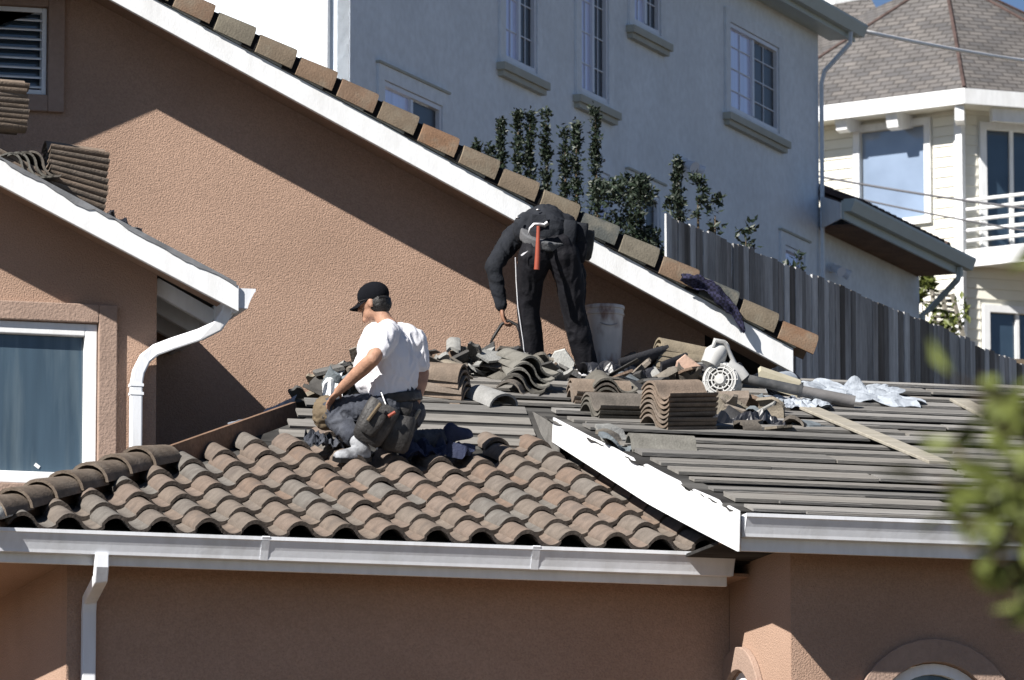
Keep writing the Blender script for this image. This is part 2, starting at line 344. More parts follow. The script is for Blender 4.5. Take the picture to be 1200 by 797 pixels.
for i in range(k):
    z = gw[1] + .06 + i * (gw[3] - gw[1] - .08) / k
    m_ = MB().hexa([V((gw[0] + .036, YG + .05, z + .012)), V((gw[2] - .036, YG + .05, z + .012)), V((gw[2] - .036, YG + .05, z + .018)), V((gw[0] + .036, YG + .05, z + .018))], [V((gw[0] + .036, YG + .005, z - .01)), V((gw[2] - .036, YG + .005, z - .01)), V((gw[2] - .036, YG + .005, z + .001)), V((gw[0] + .036, YG + .005, z + .001))])
    part('slat', m_, 'white', wn)
# gable roof slabs, rake boards
BH = .185
def gable_roof(name, xa, xe, zf, yf, yb, parent, boards=True, th=.06):
    za, ze = zf(xa) + BH, zf(xe) + BH
    q = [V((xa, yf + .042, za - th)), V((xe, yf + .042, ze - th)), V((xe, yf + .042, ze)), V((xa, yf + .042, za))]
    part(name, MB().hexa(q, [p + V((0, yb - yf, 0)) for p in q]), 'felt', parent)
    sf = [V((xa, yf + .041, za - BH + .105)), V((xe, yf + .041, ze - BH + .105)), V((xe, yf + .041, ze - th - .002)), V((xa, yf + .041, za - th - .002))]
    part('rake_soffit', MB().hexa(sf, [p + V((0, (.53 if abs(yf - YRF) < .01 else .508), 0)) for p in sf]), 'stucco', parent)
    b = [V((xa, yf, za - BH)), V((xe, yf, ze - BH)), V((xe, yf, ze - .004)), V((xa, yf, za - .004))]
    part('rake_board', MB().hexa(b, [p + V((0, .04, 0)) for p in b]), 'white', parent, bev=.004)
gable_roof('gable_roof', GA, GE, zG, YRF, 15.4, house)
gable_roof('gable_roof', GA, GEL, zG, YRF, 15.4, house)
# grey flashing strip between rake board and tiles
d = V((GE - GA, 0, zG(GE) - zG(GA))).normalized()
fl = part('rake_flashing', MB().bar(V((GA, YRF + .012, zG(GA) + BH + .012)), V((GE + .02, YRF + .012, zG(GE) + BH + .012)), .05, .022, V((0, 0, 1))), 'sill', house)
# rake tiles: tapered half barrels
def barrel_mesh(name, L, r0, r1, th, n=10, a0=0., a1=pi, ez=1.):
    mb = MB(); rings = []
    for y, r in ((0, r0), (L, r1)):
        o_ = [V((cos(a0 + (a1 - a0) * i / n) * r, y, sin(a0 + (a1 - a0) * i / n) * r * ez)) for i in range(n + 1)]
        i_ = [V((cos(a0 + (a1 - a0) * i / n) * (r - th), y, sin(a0 + (a1 - a0) * i / n) * (r * ez - th))) for i in range(n, -1, -1)]
        rings.append(o_ + i_)
    mb.loft(rings); me = mb.mesh(name, True)
    try: me.set_sharp_from_angle(angle=radians(45))
    except Exception: pass
    return me
def neck_mesh(name, prof, th, n=10, ez=1.35):
    mb = MB(); rings = []
    for y, r_ in prof:
        A_ = [pi * i / n for i in range(n + 1)]
        sq = lambda c: (abs(c) ** .85) * (1 if c > 0 else -1)
        rings.append([V((sq(cos(a)) * r_, y, sq(sin(a)) * r_ * ez)) for a in A_] + [V((sq(cos(a)) * (r_ - th), y, sq(sin(a)) * (r_ * ez - th))) for a in reversed(A_)])
    mb.loft(rings); me = mb.mesh(name, True)
    try: me.set_sharp_from_angle(angle=radians(35))
    except Exception: pass
    return me
me_rake = neck_mesh('rake_tile', ((0, .130), (.02, .131), (.288, .121), (.293, .113), (.40, .110)), .018); me_rake.materials.append(M['raketile']); me_rake.materials.append(M['neck_shade'])
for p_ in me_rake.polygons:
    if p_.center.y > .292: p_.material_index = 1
dn = V((GE - GA, 0, zG(GE) - zG(GA))).normalized()
i = 0
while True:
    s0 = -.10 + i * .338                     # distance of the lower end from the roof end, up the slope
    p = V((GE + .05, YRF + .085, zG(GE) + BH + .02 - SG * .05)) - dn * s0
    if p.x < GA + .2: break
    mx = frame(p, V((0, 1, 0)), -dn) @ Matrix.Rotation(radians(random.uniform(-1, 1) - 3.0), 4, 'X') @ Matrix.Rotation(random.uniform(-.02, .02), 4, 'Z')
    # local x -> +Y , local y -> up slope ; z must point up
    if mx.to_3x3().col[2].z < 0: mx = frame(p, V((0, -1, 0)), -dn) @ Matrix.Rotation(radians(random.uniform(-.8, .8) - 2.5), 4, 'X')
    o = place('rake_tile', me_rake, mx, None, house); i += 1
# ---- wing on the left
YWF = YW - .55
wa_, wb_ = onY(0, 217, YWF), onY(270, 360, YWF); SW = (wa_.z - wb_.z) / (wb_.x - wa_.x); WE = onY(280, 350, YWF).x; WA = -1.7
def zW(x): return wb_.z + SW * (wb_.x - x) if x > WA else wb_.z + SW * (wb_.x - WA) - SW * (WA - x)
WC = onY(183, 450, YW).x                  # wing wall corner
WL = 2 * WA - WC
w0, w1 = onY(0, 372, YW), onY(112, 575, YW)
wwin = (w1.x - 1.75, w1.z + .03, w1.x, w0.z - .02)
outer = [(WL, GZ), (WC, GZ), (WC, zW(WC) + .11), (WA, zW(WA) + .11), (WL, zW(WL) + .11)]
part('wing_wall', wall(outer, [rect(*wwin)], (0, YW, 0), AX, FY, .12), 'stucco', house)
part('wing_side_wall', MB().box((WC - .12, YW + .121, GZ), (WC, YG - .003, zW(WC))), 'stucco', house)
wn = window_frame(*wwin, YW, .135, .085, house)
part('pane', slab((0, YW, 0), AX, FY, wwin[0] + .08, wwin[1] + .08, wwin[2] - .08, wwin[3] - .08, .1, -.05), 'streak_glass', wn)
sx = onY(45, 545, YW)
part('sticker', MB().box((-.02, -.002, -.012), (.02, .002, .012), Matrix.Translation((sx.x, YW + .046, sx.z)) @ Matrix.Rotation(radians(35), 4, 'Y')), 'white', wn)
gable_roof('wing_roof', WA, WE, zW, YWF, YG - .05, house)
gable_roof('wing_roof', WA, 2 * WA - WE, zW, YWF, YG - .05, house)
mb = MB(); rg_ = []; n = 50
for i in range(n + 1):
    t = i / n; x = WA + 1.6 + t * (WE - WA - 1.62); dr_ = max(.006, .03 + .045 * noise.noise(V((t * 9, 2, 0))) + .02 * noise.noise(V((t * 31, 5, 0)))); zt = zW(x) + BH + .008
    rg_.append([V((x, YWF - .004, zt - dr_)), V((x, YWF - .008, zt - dr_)), V((x, YWF - .008, zt + .004)), V((x, YWF + .3, zt + .006)), V((x, YWF + .3, zt + .001)), V((x, YWF - .004, zt - .001))])
part('torn_felt_edge', mb.loft(rg_), 'feltgrey', house)
# part of wing roof between rake of the gable and the wall
za, ze = zW(WA) + BH, zW(WE) + BH
# soffit rafters under the wing eave
for yy in (YW + .1, YW + .55, YW + 1.0):
    part('rafter', MB().bar(V((WC + .002, yy, zW(WC) + .05)), V((WE - .03, yy, zW(WE) + .05)), .05, .11), 'white', house)
part('eave_board', MB().box((WE - .03, YWF + .05, zW(WE) - .0), (WE - .002, YG - .005, zW(WE) + .15)), 'white', house)
# K-style gutter
def gutter(p, q, out, parent, h=.14, w=.125):
    p, q, out = V(p), V(q), V(out).normalized(); z = V((0, 0, 1))
    pr = [(0, 0), (0, -h), (.56, -h), (.60, -h * .86), (.72, -h * .58), (.93, -h * .2), (1, -.022), (1.02, 0), (.92, 0), (.88, -.02), (.64, -h * .55), (.5, -h * .9), (.06, -h * .9), (.04, 0)]
    mb = MB(); mb.loft([[e + out * a * w + z * b for a, b in pr] for e in (p, q)])
    dd = (q - p).normalized()
    for e, sg in ((p, 1), (q, -1)):
        mb.prism([e + out * a * w + z * b + dd * sg * .001 for a, b in pr[:8]], dd * sg * .004)
    return part('gutter', mb, 'gutter', parent)
gutter((WE, YWF + .03, zW(WE) + .17), (WE, YG - .01, zW(WE) + .17), (1, 0, 0), house)
# downspout with swept elbow on the wing
e0 = onY(262, 368, YWF + .15); pth = []
tgt = onY(169, 445, YW - .06)
for px, py, Yy in ((268, 352, YWF + .14), (266, 366, YWF + .15), (255, 382, YWF + .18), (235, 392, YWF + .26), (205, 402, YWF + .38), (183, 410, YWF + .45), (170, 420, YWF + .48), (162, 436, YWF + .485), (159.5, 450, YWF + .485)):
    pth.append(onY(px, py, Yy))
pth.append(V((pth[-1].x, pth[-1].y, .55)))
part('downspout', MB().rtube(pth, .085, .065, V((0, -1, 0))), 'gutter', house, bev=.012)
for zz in (pth[-2].z - .02, pth[-2].z - .08):
    part('collar', MB().box((pth[-1].x - .047, pth[-1].y - .037, zz), (pth[-1].x + .047, pth[-1].y + .037, zz + .02)), 'gutter', house)
# ---- porch and entry walls
part('porch_wall', wall([(WX0, GZ), (WX1 - .002, GZ), (WX1 - .002, -.05), (WX0, -.05)], [], (0, YP, 0), AX, FY, .15), 'stucco', house)
part('porch_side_wall', MB().box((WX0, YP + .151, GZ), (WX0 + .15, YW - .002, .1)), 'stucco', house)
def arch(cx, z0, z1, r, n=16): return [(cx - r, z0), (cx + r, z0)] + [(cx + r * cos(pi * i / n), z1 + r * sin(pi * i / n)) for i in range(n + 1)]
# entry front face with arched window
ac = onY(1095, 777, YE); ar = .40; az = ac.z - ar
ah = arch(ac.x, GZ + .9, az, ar)
part('entry_wall', wall([(WX1 + .003, GZ), (EX, GZ), (EX, .12), (WX1 + .003, .12)], [ah], (0, YE, 0), AX, FY, .15), 'stucco', house)
# left face of the entry with its own arched window
bc = hit(869, 786, (1, 0, 0), WX1); br_ = .36; bz = bc.z - br_
bY = bc.y - YE
bh = arch(-bc.y, GZ + .9, bz, br_)
part('entry_side_wall', wall([(-YP, GZ), (-YE - .002, GZ), (-YE - .002, .27), (-YP, .45)], [bh], (WX1, 0, 0), V((0, -1, 0)), V((-1, 0, 0)), .148), 'stucco', house)
def arch_ring(cx, z0, z1, ri, ro, O, A, Nrm, back, front, n=16):
    O, A, Nrm = V(O), V(A), V(Nrm); P = lambda s, z: O + A * s + V((0, 0, 1)) * z
    prof = [(1, z0 - z1, -1)] ; pts = []
    for i in range(-1, n + 2):
        a = pi * min(max(i, 0), n) / n; dz = (z0 - z1) if i in (-1, n + 1) else 0
        e = V((cos(a), 0, sin(a)))
        pts.append([P(cx + cos(a) * r, z1 + sin(a) * r + dz) + Nrm * b for r, b in ((ri, -back), (ro, -back), (ro, front), (ri, front))])
    return MB().loft(pts)
for (cx, zc, r, O, A, Nn) in ((ac.x, az, ar, V((0, YE, 0)), AX, FY), (-bc.y, bz, br_, V((WX1, 0, 0)), V((0, -1, 0)), V((-1, 0, 0)))):
    part('window_trim', arch_ring(cx, GZ + .9, zc, r + .003, r + .15, O, A, Nn, -.002, .045), 'trim', house, bev=.006)
    wn = part('arched_window', arch_ring(cx, GZ + .905, zc, r - .07, r - .003, O, A, Nn, .08, -.01), 'white', house)
    pl = arch(cx, GZ + .92, zc, r - .06)
    part('pane', MB().prism([O + A * s + V((0, 0, z)) - Nn * .075 for s, z in pl], Nn * .02), 'streak_glass', wn)
# ---- lower roof L (tiles) and hip
HX0, HS = -.32, .80                       # hip: X = HX0 + HS*Y
def hipX(Y): return HX0 + HS * Y
YL = 2.86
def pl_(x, y): return V((x, y, T1 * y))
XR = WX1 - .002
roofL = part('lower_roof', MB().add([pl_(hipX(0), 0), pl_(XR, 0), pl_(XR, YL + .6), pl_(hipX(YL + .6), YL + .6)], [(0, 1, 2, 3)]).add([pl_(hipX(0), 0), pl_(hipX(YL + .6), YL + .6), V((hipX(0), YL + .6, 0))], [(0, 1, 2)]).add([V((hipX(0), 0, -.05)), V((XR, 0, -.05)), V((XR, YP, -.05)), V((hipX(0), YP, -.05))], [(3, 2, 1, 0)]), 'felt', house)
# left slope up to the wing wall
zs = lambda x: T1 * (x - HX0) / HS - .006
part('side_roof', MB().hexa([V((HX0, .35, -.02 - .006)), V((HX0, YG - .01, -.026)), V((HX0, YG - .01, -.09)), V((HX0, .35, -.09))], [V((4.2, 5.65, zs(4.2))), V((4.2, YG - .01, zs(4.2))), V((4.2, YG - .01, zs(4.2) - .07)), V((4.2, 5.65, zs(4.2) - .07))]), 'felt', house)
# front fascia boards and gutters
part('fascia', MB().box((hipX(0) - .02, -.0, -.205), (4.42, .03, -.012)), 'white', house, bev=.003)
part('side_fascia', MB().box((hipX(0) - .05, -.0, -.205), (hipX(0) - .022, 4.5, -.012)), 'white', house)
part('soffit', MB().box((hipX(0) - .02, .031, -.135), (XR, YP - .001, -.115)).box((hipX(0) - .02, YP, -.135), (WX0 - .001, 4.5, -.115)), 'stucco', house)
gutter((hipX(0) - .2, -.002, -.005), (4.44, -.002, -.005), (0, -1, 0), house)
for xx in (1.35, 3.1):
    part('gutter_joint', MB().loft([[V((xx + e_, -.002 - a * .129, -.005 + b - .0005)) for a, b in ((.54, -.142), (.60, -.122), (.72, -.083), (.93, -.03), (1.03, -.003), (1.0, .003), (.88, -.03), (.67, -.08), (.55, -.12), (.4, -.14))] for e_ in (0, .05)]), 'gutter', house)
# porch downspout
p0 = onY(119, 652, -.06); dz = V((0, 0, 1))
q = onY(104, 712, YP - .055)
pp = [V((p0.x, -.06, -.14)), V((p0.x, -.06, -.22)), V((p0.x, -.03, -.29)), V((q.x + .0, YP - .08, q.z + .05)), V((q.x, YP - .055, q.z - .03)), V((q.x, YP - .055, GZ + .1))]
part('downspout', MB().rtube(pp, .085, .06, V((0, -1, 0))), 'gutter', house, bev=.008)
# S tiles
TP, EXP = .294, .365
def tile_profile(n=12, x0=.055, x1=.365):
    r = []
    for i in range(n + 1):
        x = x0 + (x1 - x0) * i / n
        c = -cos(2 * pi * x / TP); c = (abs(c) ** .72) * (1 if c > 0 else -1)
        r.append((x, .043 * c + .014 * (.36 - x) / .3))
    return r
def tile_mesh(name, L=.43, th=.026, n=16, x0=.055, x1=.365, m='tile', jag=0., cx=None, nose=False):
    pr = tile_profile(n, x0, x1); mb = MB(); cx = cx if cx is not None else .21
    N_ = len(pr); ny = 3 if not jag else 4
    top, bot = [], []
    rnd = random.Random(hash(name) % 1000)
    for j in range(ny):
        row = []
        for k_, (x, z) in enumerate(pr):
            y = L * j / (ny - 1)
            if jag and j == ny - 1: y += jag * noise.noise(V((x * 17, len(name) * 3.1, 1))) * 1.6
            if jag and j == 0: y += jag * noise.noise(V((x * 19, len(name) * 5.7, 5)))
            row.append((x - cx, y, z))
        top.append(row)
    vs = [V(p) for r in top for p in r]
    nb = len(vs); rr = .35
    vs += [V((p[0], p[1], p[2] - th)) for r in top for p in r]
    fs = []
    for j in range(ny - 1):
        for i in range(N_ - 1):
            a = j * N_ + i; fs.append((a, a + 1, a + 1 + N_, a + N_)); fs.append((nb + a + N_, nb + a + N_ + 1, nb + a + 1, nb + a))
    for i in range(N_ - 1):
        fs.append((i, nb + i, nb + i + 1, i + 1)); a = (ny - 1) * N_ + i; fs.append((a, a + 1, nb + a + 1, nb + a))
    for j in range(ny - 1):
        a = j * N_; fs.append((a, a + N_, nb + a + N_, nb + a)); a += N_ - 1; fs.append((a, nb + a, nb + a + N_, a + N_))
    mb.add(vs, fs); me = mb.mesh(name, True)
    try: me.set_sharp_from_angle(angle=radians(50))
    except Exception: pass
    if m: me.materials.append(M[m])
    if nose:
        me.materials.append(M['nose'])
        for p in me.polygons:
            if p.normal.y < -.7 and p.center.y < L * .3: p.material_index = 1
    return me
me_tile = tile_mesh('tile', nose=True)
for v_ in me_tile.vertices:               # rounded nose on the front edge
    if v_.co.y < .001 and False: pass
sl = V((0, 1, T1)).normalized(); nl = V((0, -T1, 1)).normalized()
SL = sqrt(1 + T1 * T1)
for i in range(9):
    for j in range(-8, 15):
        s = -.045 + i * EXP; Y = s / SL
        X = 1.47 + TP * j + .21
        if X - .155 < hipX(max(Y + .30, 0)) - .22 or X > 4.45: continue
        if i == 7 and j in (4, 5, 6): continue
        if i == 8 and j not in (3, 7, 8, 9): continue
        o_ = .072 + random.uniform(-.003, .004)
        p = V((X + random.uniform(-.004, .004), 0, 0)) + sl * (s + random.uniform(-.006, .006)) + nl * o_
        mx = frame(p, V((1, 0, 0)), sl) @ Matrix.Rotation(-radians(5.0), 4, 'X') @ jit(.006, .012, .012)
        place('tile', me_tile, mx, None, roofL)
# hip tiles and hip board
me_hip = barrel_mesh('hip_tile', .43, .142, .115, .02, 10, 0, pi, .95); me_hip.materials.append(M['darktile'])
hd = V((HS, 1, T1)).normalized(); hs = hd.cross(V((0, 0, 1))).normalized()
for i in range(7):
    s = -.10 + i * .362
    p = V((hipX(0), 0, 0)) + hd * s + V((0, 0, .085))
    place('hip_tile', me_hip, frame(p, hs, hd) @ Matrix.Rotation(-radians(3.2), 4, 'X') @ jit(.01, .03, .02), None, roofL)
me_end = MB()
for k_ in range(1):
    rings = []
    for y, r in ((-.02, .02), (-.005, .075), (.02, .11), (.06, .13), (.2, .132)):
        rings.append([V((cos(a) * r, y, sin(a) * r)) for a in (pi * i / 12 for i in range(13))] + [V((cos(a) * r * .8, y + .01, sin(a) * r * .8 - .003)) for a in (pi * i / 12 for i in range(12, -1, -1))])
    me_end.loft(rings)
me_end = me_end.mesh('hip_starter_tile', True); me_end.materials.append(M['greytile'])
place('hip_starter_tile', me_end, frame(V((hipX(0), 0, .075)) + hd * -.2, hs, hd), None, roofL)
pA = V((hipX(0), 0, .0)) + hd * 2.3; pB = V((hipX(0), 0, 0)) + hd * 4.6
part('hip_board', MB().bar(pA + V((0, 0, .06)), pB + V((0, 0, .075)), .035, .17), 'hipboard', roofL)
# mortar shadow under hip: ridge board continues under tiles
part('hip_board', MB().bar(V((hipX(0), 0, 0)) + hd * .05 + V((0, 0, .04)), pA + V((0, 0, .04)), .035, .09), 'hipboard', roofL)
# ---- upper stripped roof R
XK = 4.08; YR0 = -1.25; YT = 5.47; YS = 3.25
def pr_(x, y): return V((x, y, zR(y)))
th = V((0, 0, -.05)); XM = GE - .5
mb = MB()
def sheet(*ps): q = [V(p) for p in ps]; mb.add(q + [p + th for p in q], [tuple(range(len(q)))] + [tuple(range(2 * len(q) - 1, len(q) - 1, -1))] + [(i, (i + 1) % len(q), len(q) + (i + 1) % len(q), len(q) + i) for i in range(len(q))])
def hx2(Y): return (zR(Y) - (-T1 * HX0 / HS) * 1.0) / (T1 / HS)
hxr = lambda Y: (zR(Y) / (T1 / HS)) + HX0
sheet(pr_(XK, YR0), pr_(EX + .3, YR0), pr_(EX + .3, YT), pr_(XM, YT), pr_(XM, YG - .005), pr_(hxr(YG), YG - .005), pr_(hxr(YS), YS), pr_(XK, YS))
sheet(V((hipX(YL), YL, T1 * YL + .012)), V((XK, YL, T1 * YL + .012)), V((XK, YS - .004, zR(YS))), V((hxr(YS), YS - .004, zR(YS))))
sheet(pr_(XM + .002, YT + .004), pr_(EX + .3, YT + .004), V((EX + .3, YT + 4, zR(YT) - 1.4)), V((XM + .002, YT + 4, zR(YT) - 1.4)))
roofR = part('stripped_roof', mb, 'felt', house)
part('step_wall', MB().box((XR + .002, YP + .16, -.3), (XR + .1, YL + .9, .3)), 'stucco', house)
# rake board of the stripped roof: a wide white metal face with a ragged upper edge
mb = MB(); n = 40; topf = []
for i in range(n + 1):
    t = i / n; Y = YR0 - .10 + t * (2.72 - YR0 + .10)
    rag = .012 * noise.noise(V((t * 7, 3.3, 0))) - (.03 if .48 < t < .53 else 0) - (.035 if .24 < t < .30 else 0) - (.03 if t < .1 and t > .06 else 0)
    hgt = .245 if t < .45 else .245 - .11 * (t - .45)
    bulge = -.05 * sin(pi * t) - .015 * sin(2 * pi * t + .5)
    top = zR(Y) + .028 + rag; bot = zR(Y) - hgt + .03 * t + .02
    x = XK - .022 + bulge * .35
    topf.append([V((x, Y, bot)), V((x + .012, Y, bot)), V((x + .018 - bulge * .3, Y, top)), V((x + .006 - bulge * .3, Y, top))])
mb.loft(topf)
part('rake_flashing_board', mb, 'white', house, smooth=True)
part('rake_drip_edge', MB().box((XK - .01, YR0 - .02, zR(YR0) - .2), (XK + .02, YR0 + .003, zR(YR0) - .0)), 'white', house)
# torn felt edge above the flashing
mb = MB(); n = 60; a = []
for i in range(n + 1):
    t = i / n; Y = YR0 + t * (2.9 - YR0); e = .03 + .05 * noise.noise(V((t * 9, 7, 0))) + .03 * noise.noise(V((t * 25, 1, 0)))
    zz = zR(Y) + .03 + .012 * noise.noise(V((t * 40, 0, 4)))
    a.append([V((XK - e * .6, Y, zz - .015)), V((XK + .16, Y, zR(Y) + .012)), V((XK + .16, Y, zR(Y) + .006)), V((XK - e * .6, Y, zz - .022))])
mb.loft(a); part('torn_felt_edge', mb, 'felt', roofR)
part('entry_fascia', MB().box((XK + .03, YR0 - .0, zR(YR0) - .235), (EX + .3, YR0 + .03, zR(YR0) - .058)), 'white', house)
part('entry_soffit', MB().box((XK + .03, YR0 + .031, zR(YR0) - .14), (EX + .3, YE - .001, zR(YR0) - .12)), 'stucco', house)
part('side_soffit', MB().box((XK + .03, YE, zR(YR0) - .14), (WX1 - .001, YP, zR(YR0) - .12)), 'felt', house)  # black felt colour imitates the deep shade under the rake overhang
gutter((XK + .03, YR0 - .002, zR(YR0) - .015), (EX + .3, YR0 - .002, zR(YR0) - .015), (0, -1, 0), house)
# battens
sr = V((0, 1, T2)).normalized(); nr = V((0, -T2, 1)).normalized()
rng = random.Random(11)
nb_ = 18; stp = (YT - YR0 - .08) / (nb_ - 1)
for r_ in range(nb_):
    Y = YR0 + .06 + r_ * stp
    x0 = XK + .10 if Y < YS else hxr(Y) + .05
    x = x0; xe = EX + .2 if Y < YT + .05 else XM - .05
    while x < xe - .15:
        ln = min(rng.uniform(1.3, 2.9), xe - x)
        hh = rng.choice((.016, .020, .024, .018)); ww = rng.choice((.17, .22, .25, .20, .12)); lf_ = rng.uniform(.008, .022); dy = rng.uniform(-.012, .012)
        yw = rng.uniform(-.004, .004)
        p = pr_(x, Y + dy) + nr * (hh / 2 + lf_ + rng.uniform(0, .004)); q = pr_(x + ln - rng.uniform(.005, .03), Y + dy + yw * ln) + nr * (hh / 2 + lf_ + rng.uniform(0, .004))
        if rng.random() < .93: part('batten', MB().bar(p, q, ww, hh, nr), 'batten', roofR)
        if rng.random() < .33 and ln > 1.2:   # a loose strip of felt or lath lying in front
            a_ = p + sr * rng.uniform(-.17, -.1) + V((rng.uniform(0, .4), 0, 0)); ll = rng.uniform(.5, ln - .4)
            part('lath', MB().bar(a_ + nr * .003, a_ + V((ll, rng.uniform(-.02, .02), 0)) + nr * .003, .03, .014, nr), 'batten', roofR)
        x += ln
sk = V((0, YS - YL, zR(YS) - T1 * YL)).normalized()
part('step_board', MB().prism([V((XK - .004, 2.6, T1 * 2.6)), V((XK - .004, YS + .05, zR(YS) - .03)), V((XK - .004, YS + .05, zR(YS + .05))), V((XK - .004, 2.6, zR(2.6) - .02))], (-.008, 0, 0)), 'batten', roofR)
for r_ in range(4):
    Y0 = YL + .05 + r_ * .105; z0 = T1 * YL + .012 + (zR(YS) - T1 * YL - .012) * (Y0 - YL) / (YS - YL)
    part('batten', MB().bar(V((hipX(Y0) + .2, Y0, z0 + .018)), V((XK - .06, Y0 + .01, z0 + .018)), .085, .016, V((0, -sk.z, sk.y))), 'batten', roofR)

# ------------------------------------------------------------------ loose tiles, stacks and debris
me_st = tile_mesh('stacked_tile', L=.42, th=.016, m='stack'); me_sg = tile_mesh('stacked_grey_tile', L=.42, th=.016, m='stackgrey')
me_bar = barrel_mesh('barrel_tile', .44, .12, .10, .016, 10, 0, pi, .8); me_bar.materials.append(mat('olive_barrel_tile', (.21, .175, .125), .9, .15, 10, .2, 60., fine=.1, dirt=(.11, .095, .075), dirtamt=.4, dscale=8))
me_barp = barrel_mesh('pale_barrel_tile', .3, .125, .11, .016, 10, 0, pi, .75); me_barp.materials.append(mat('ash_grey_tile', (.24, .24, .235), .9, .15, 10, .2, 60., fine=.1, dirt=(.12, .12, .115), dirtamt=.5, dscale=8))
me_hip2 = barrel_mesh('brown_barrel_tile', .42, .125, .105, .016, 10, 0, pi, .95); me_hip2.materials.append(M['stack'])
M['darktile2'] = mat('charcoal_tile', (.03, .03, .034), .7, .25, 8, .2, 60.); me_dk = tile_mesh('charcoal_tile', L=.44, m='darktile2')
def tang(p, yaw, n=nr):  # frame lying on a slope with normal n, local y pointing along yaw (0 = +X, 90 = +Y)
    y = V((cos(radians(yaw)), sin(radians(yaw)), 0)); y = (y - n * y.dot(n)).normalized(); x = y.cross(n)
    return frame(p, x, y)
def stack(me, base, yaw, count, step, name, label, group, n=nr, lean=0., spread=.006, cat='roof tile', fix=Matrix.Identity(4)):
    for i in range(count):
        p = V(base) + n * (.066 + i * step) + V((random.uniform(-spread, spread), random.uniform(-spread, spread), 0)) + V((cos(radians(yaw)), sin(radians(yaw)), 0)) * lean * i
        o = place(name, me, tang(p, yaw, n) @ jit(.01, .012, .03) @ fix); tag(o, label, cat, group)
UPZ = V((0, 0, 1))
nw = V((SW, 0, 1)).normalized()
# tall stack beside the blower
stack(me_st, onR(765, 507), 22, 8, .0325, 'stacked_tile', 'brown S-shaped tile in the tallest stack on the stripped roof', 'tall tile stack')
stack(me_sg, onR(690, 493), 10, 3, .034, 'stacked_tile', 'grey-brown S-shaped tile in the low stack against the tall stack', 'low tile stack')
stack(me_sg, onR(720, 480), 84, 4, .033, 'stacked_tile', 'grey S-shaped tile in the small stack right below the bending worker', 'small tile stack')
stack(me_st, onR(668, 476), -4, 3, .034, 'stacked_tile', "brown S-shaped tile in the stack touching the bending worker's shoe", 'stack by the shoe')
# barrel tiles stacked against the gable wall under the rake end
for i in range(5):
    p = onR(764, 447) + UPZ * (.06 + i * .042) + V((.01 * i, -.0, 0))
    tag(place('barrel_tile', me_bar, tang(p, -4 + random.uniform(-3, 3), V((.12, -.1, 1)).normalized())), 'olive-brown barrel tile in the nested pile under the white rake end', 'roof tile', 'nested barrel tiles')
# curved stack left of the bending worker
for i in range(5):
    p = onR(548, 474) + nr * (i * .04) + V((-.012 * i, 0, 0))
    tag(place('barrel_tile', me_hip2, tang(p, 148 + random.uniform(-4, 4)), None), 'brown barrel tile in the nested pile beside the kneeling worker', 'roof tile', 'nested barrel tiles by the kneeling worker')
tag(place('barrel_tile', me_barp, tang(onR(590, 480) + nr * .02, 112) @ Matrix.Rotation(radians(6), 4, 'X')), 'pale grey barrel tile lying alone in front of the broken heap', 'roof tile')
# fan of S tiles
for i in range(5):
    p = onR(612 + i * 2, 466 - i * 1.5) + nr * (.07 + i * .035)
    tag(place('loose_tile', me_sg, tang(p, 62 + i * 9) @ Matrix.Rotation(radians(6 + 2 * i), 4, 'Y') @ Matrix.Translation((0, -.15, 0))), "dark S-shaped tile fanned out in the pile at the bending worker's left foot", 'roof tile', 'fanned tiles')
tag(place('loose_tile', me_sg, tang(onR(622, 447) + nr * .14, 200) @ Matrix.Rotation(radians(-22), 4, 'X') @ Matrix.Rotation(radians(12), 4, 'Y')), 'dark tile tilted up steeply on top of the fanned pile', 'roof tile')
# two stacks on the wing roof
def onW(px, py, Y): return onY(px, py, Y)
def roofW(x, y): return V((x, y, zW(x) + BH))
bx = onY(12, 172, YWF + .3).x
stack(me_st, roofW(bx - .2, YWF + .28), 0, 2, .034, 'stacked_tile', 'S-shaped tile at the foot of the upper stack on the wing roof', 'upper stack on the wing roof', n=nw)
for i in range(9):
    p = roofW(bx - .33, YWF + .3) + V((random.uniform(-.008, .012), 0, .2 + i * .036))
    tag(place('stacked_tile', me_st, tang(p, random.uniform(-2, 2), V((.03, 0, 1)).normalized()) @ jit(.008, .008, .02)), 'pale-edged S-shaped tile in the tall upper stack on the wing roof', 'roof tile', 'tall stack on the wing roof')
bx = onY(56, 215, YWF + .3).x
for i in range(9):
    t = i / 8; p = roofW(bx, YWF + .32) + V((random.uniform(-.006, .01), .05, .065 + i * .037)); sl_ = -.30 + .2 * t
    tag(place('stacked_tile', me_st, frame(p, V((0, -1, 0)), V((1, 0, sl_))) @ jit(.008, .012, .02)), 'S-shaped tile in the tilted stack lower down on the wing roof', 'roof tile', 'tilted stack on the wing roof')
# wavy tiles lying between the two stacks
for i in range(4):
    x_ = bx - .28 + i * .05
    tag(place('loose_tile', me_sg, frame(roofW(x_ + .05, YWF + .1) + V((0, 0, .065 + .03 * i)), V((1, 0, -SW)), V((0, 1, 0)))), 'dark S-shaped tile lying crosswise between the two stacks on the wing roof', 'roof tile', 'crosswise tiles on the wing roof')
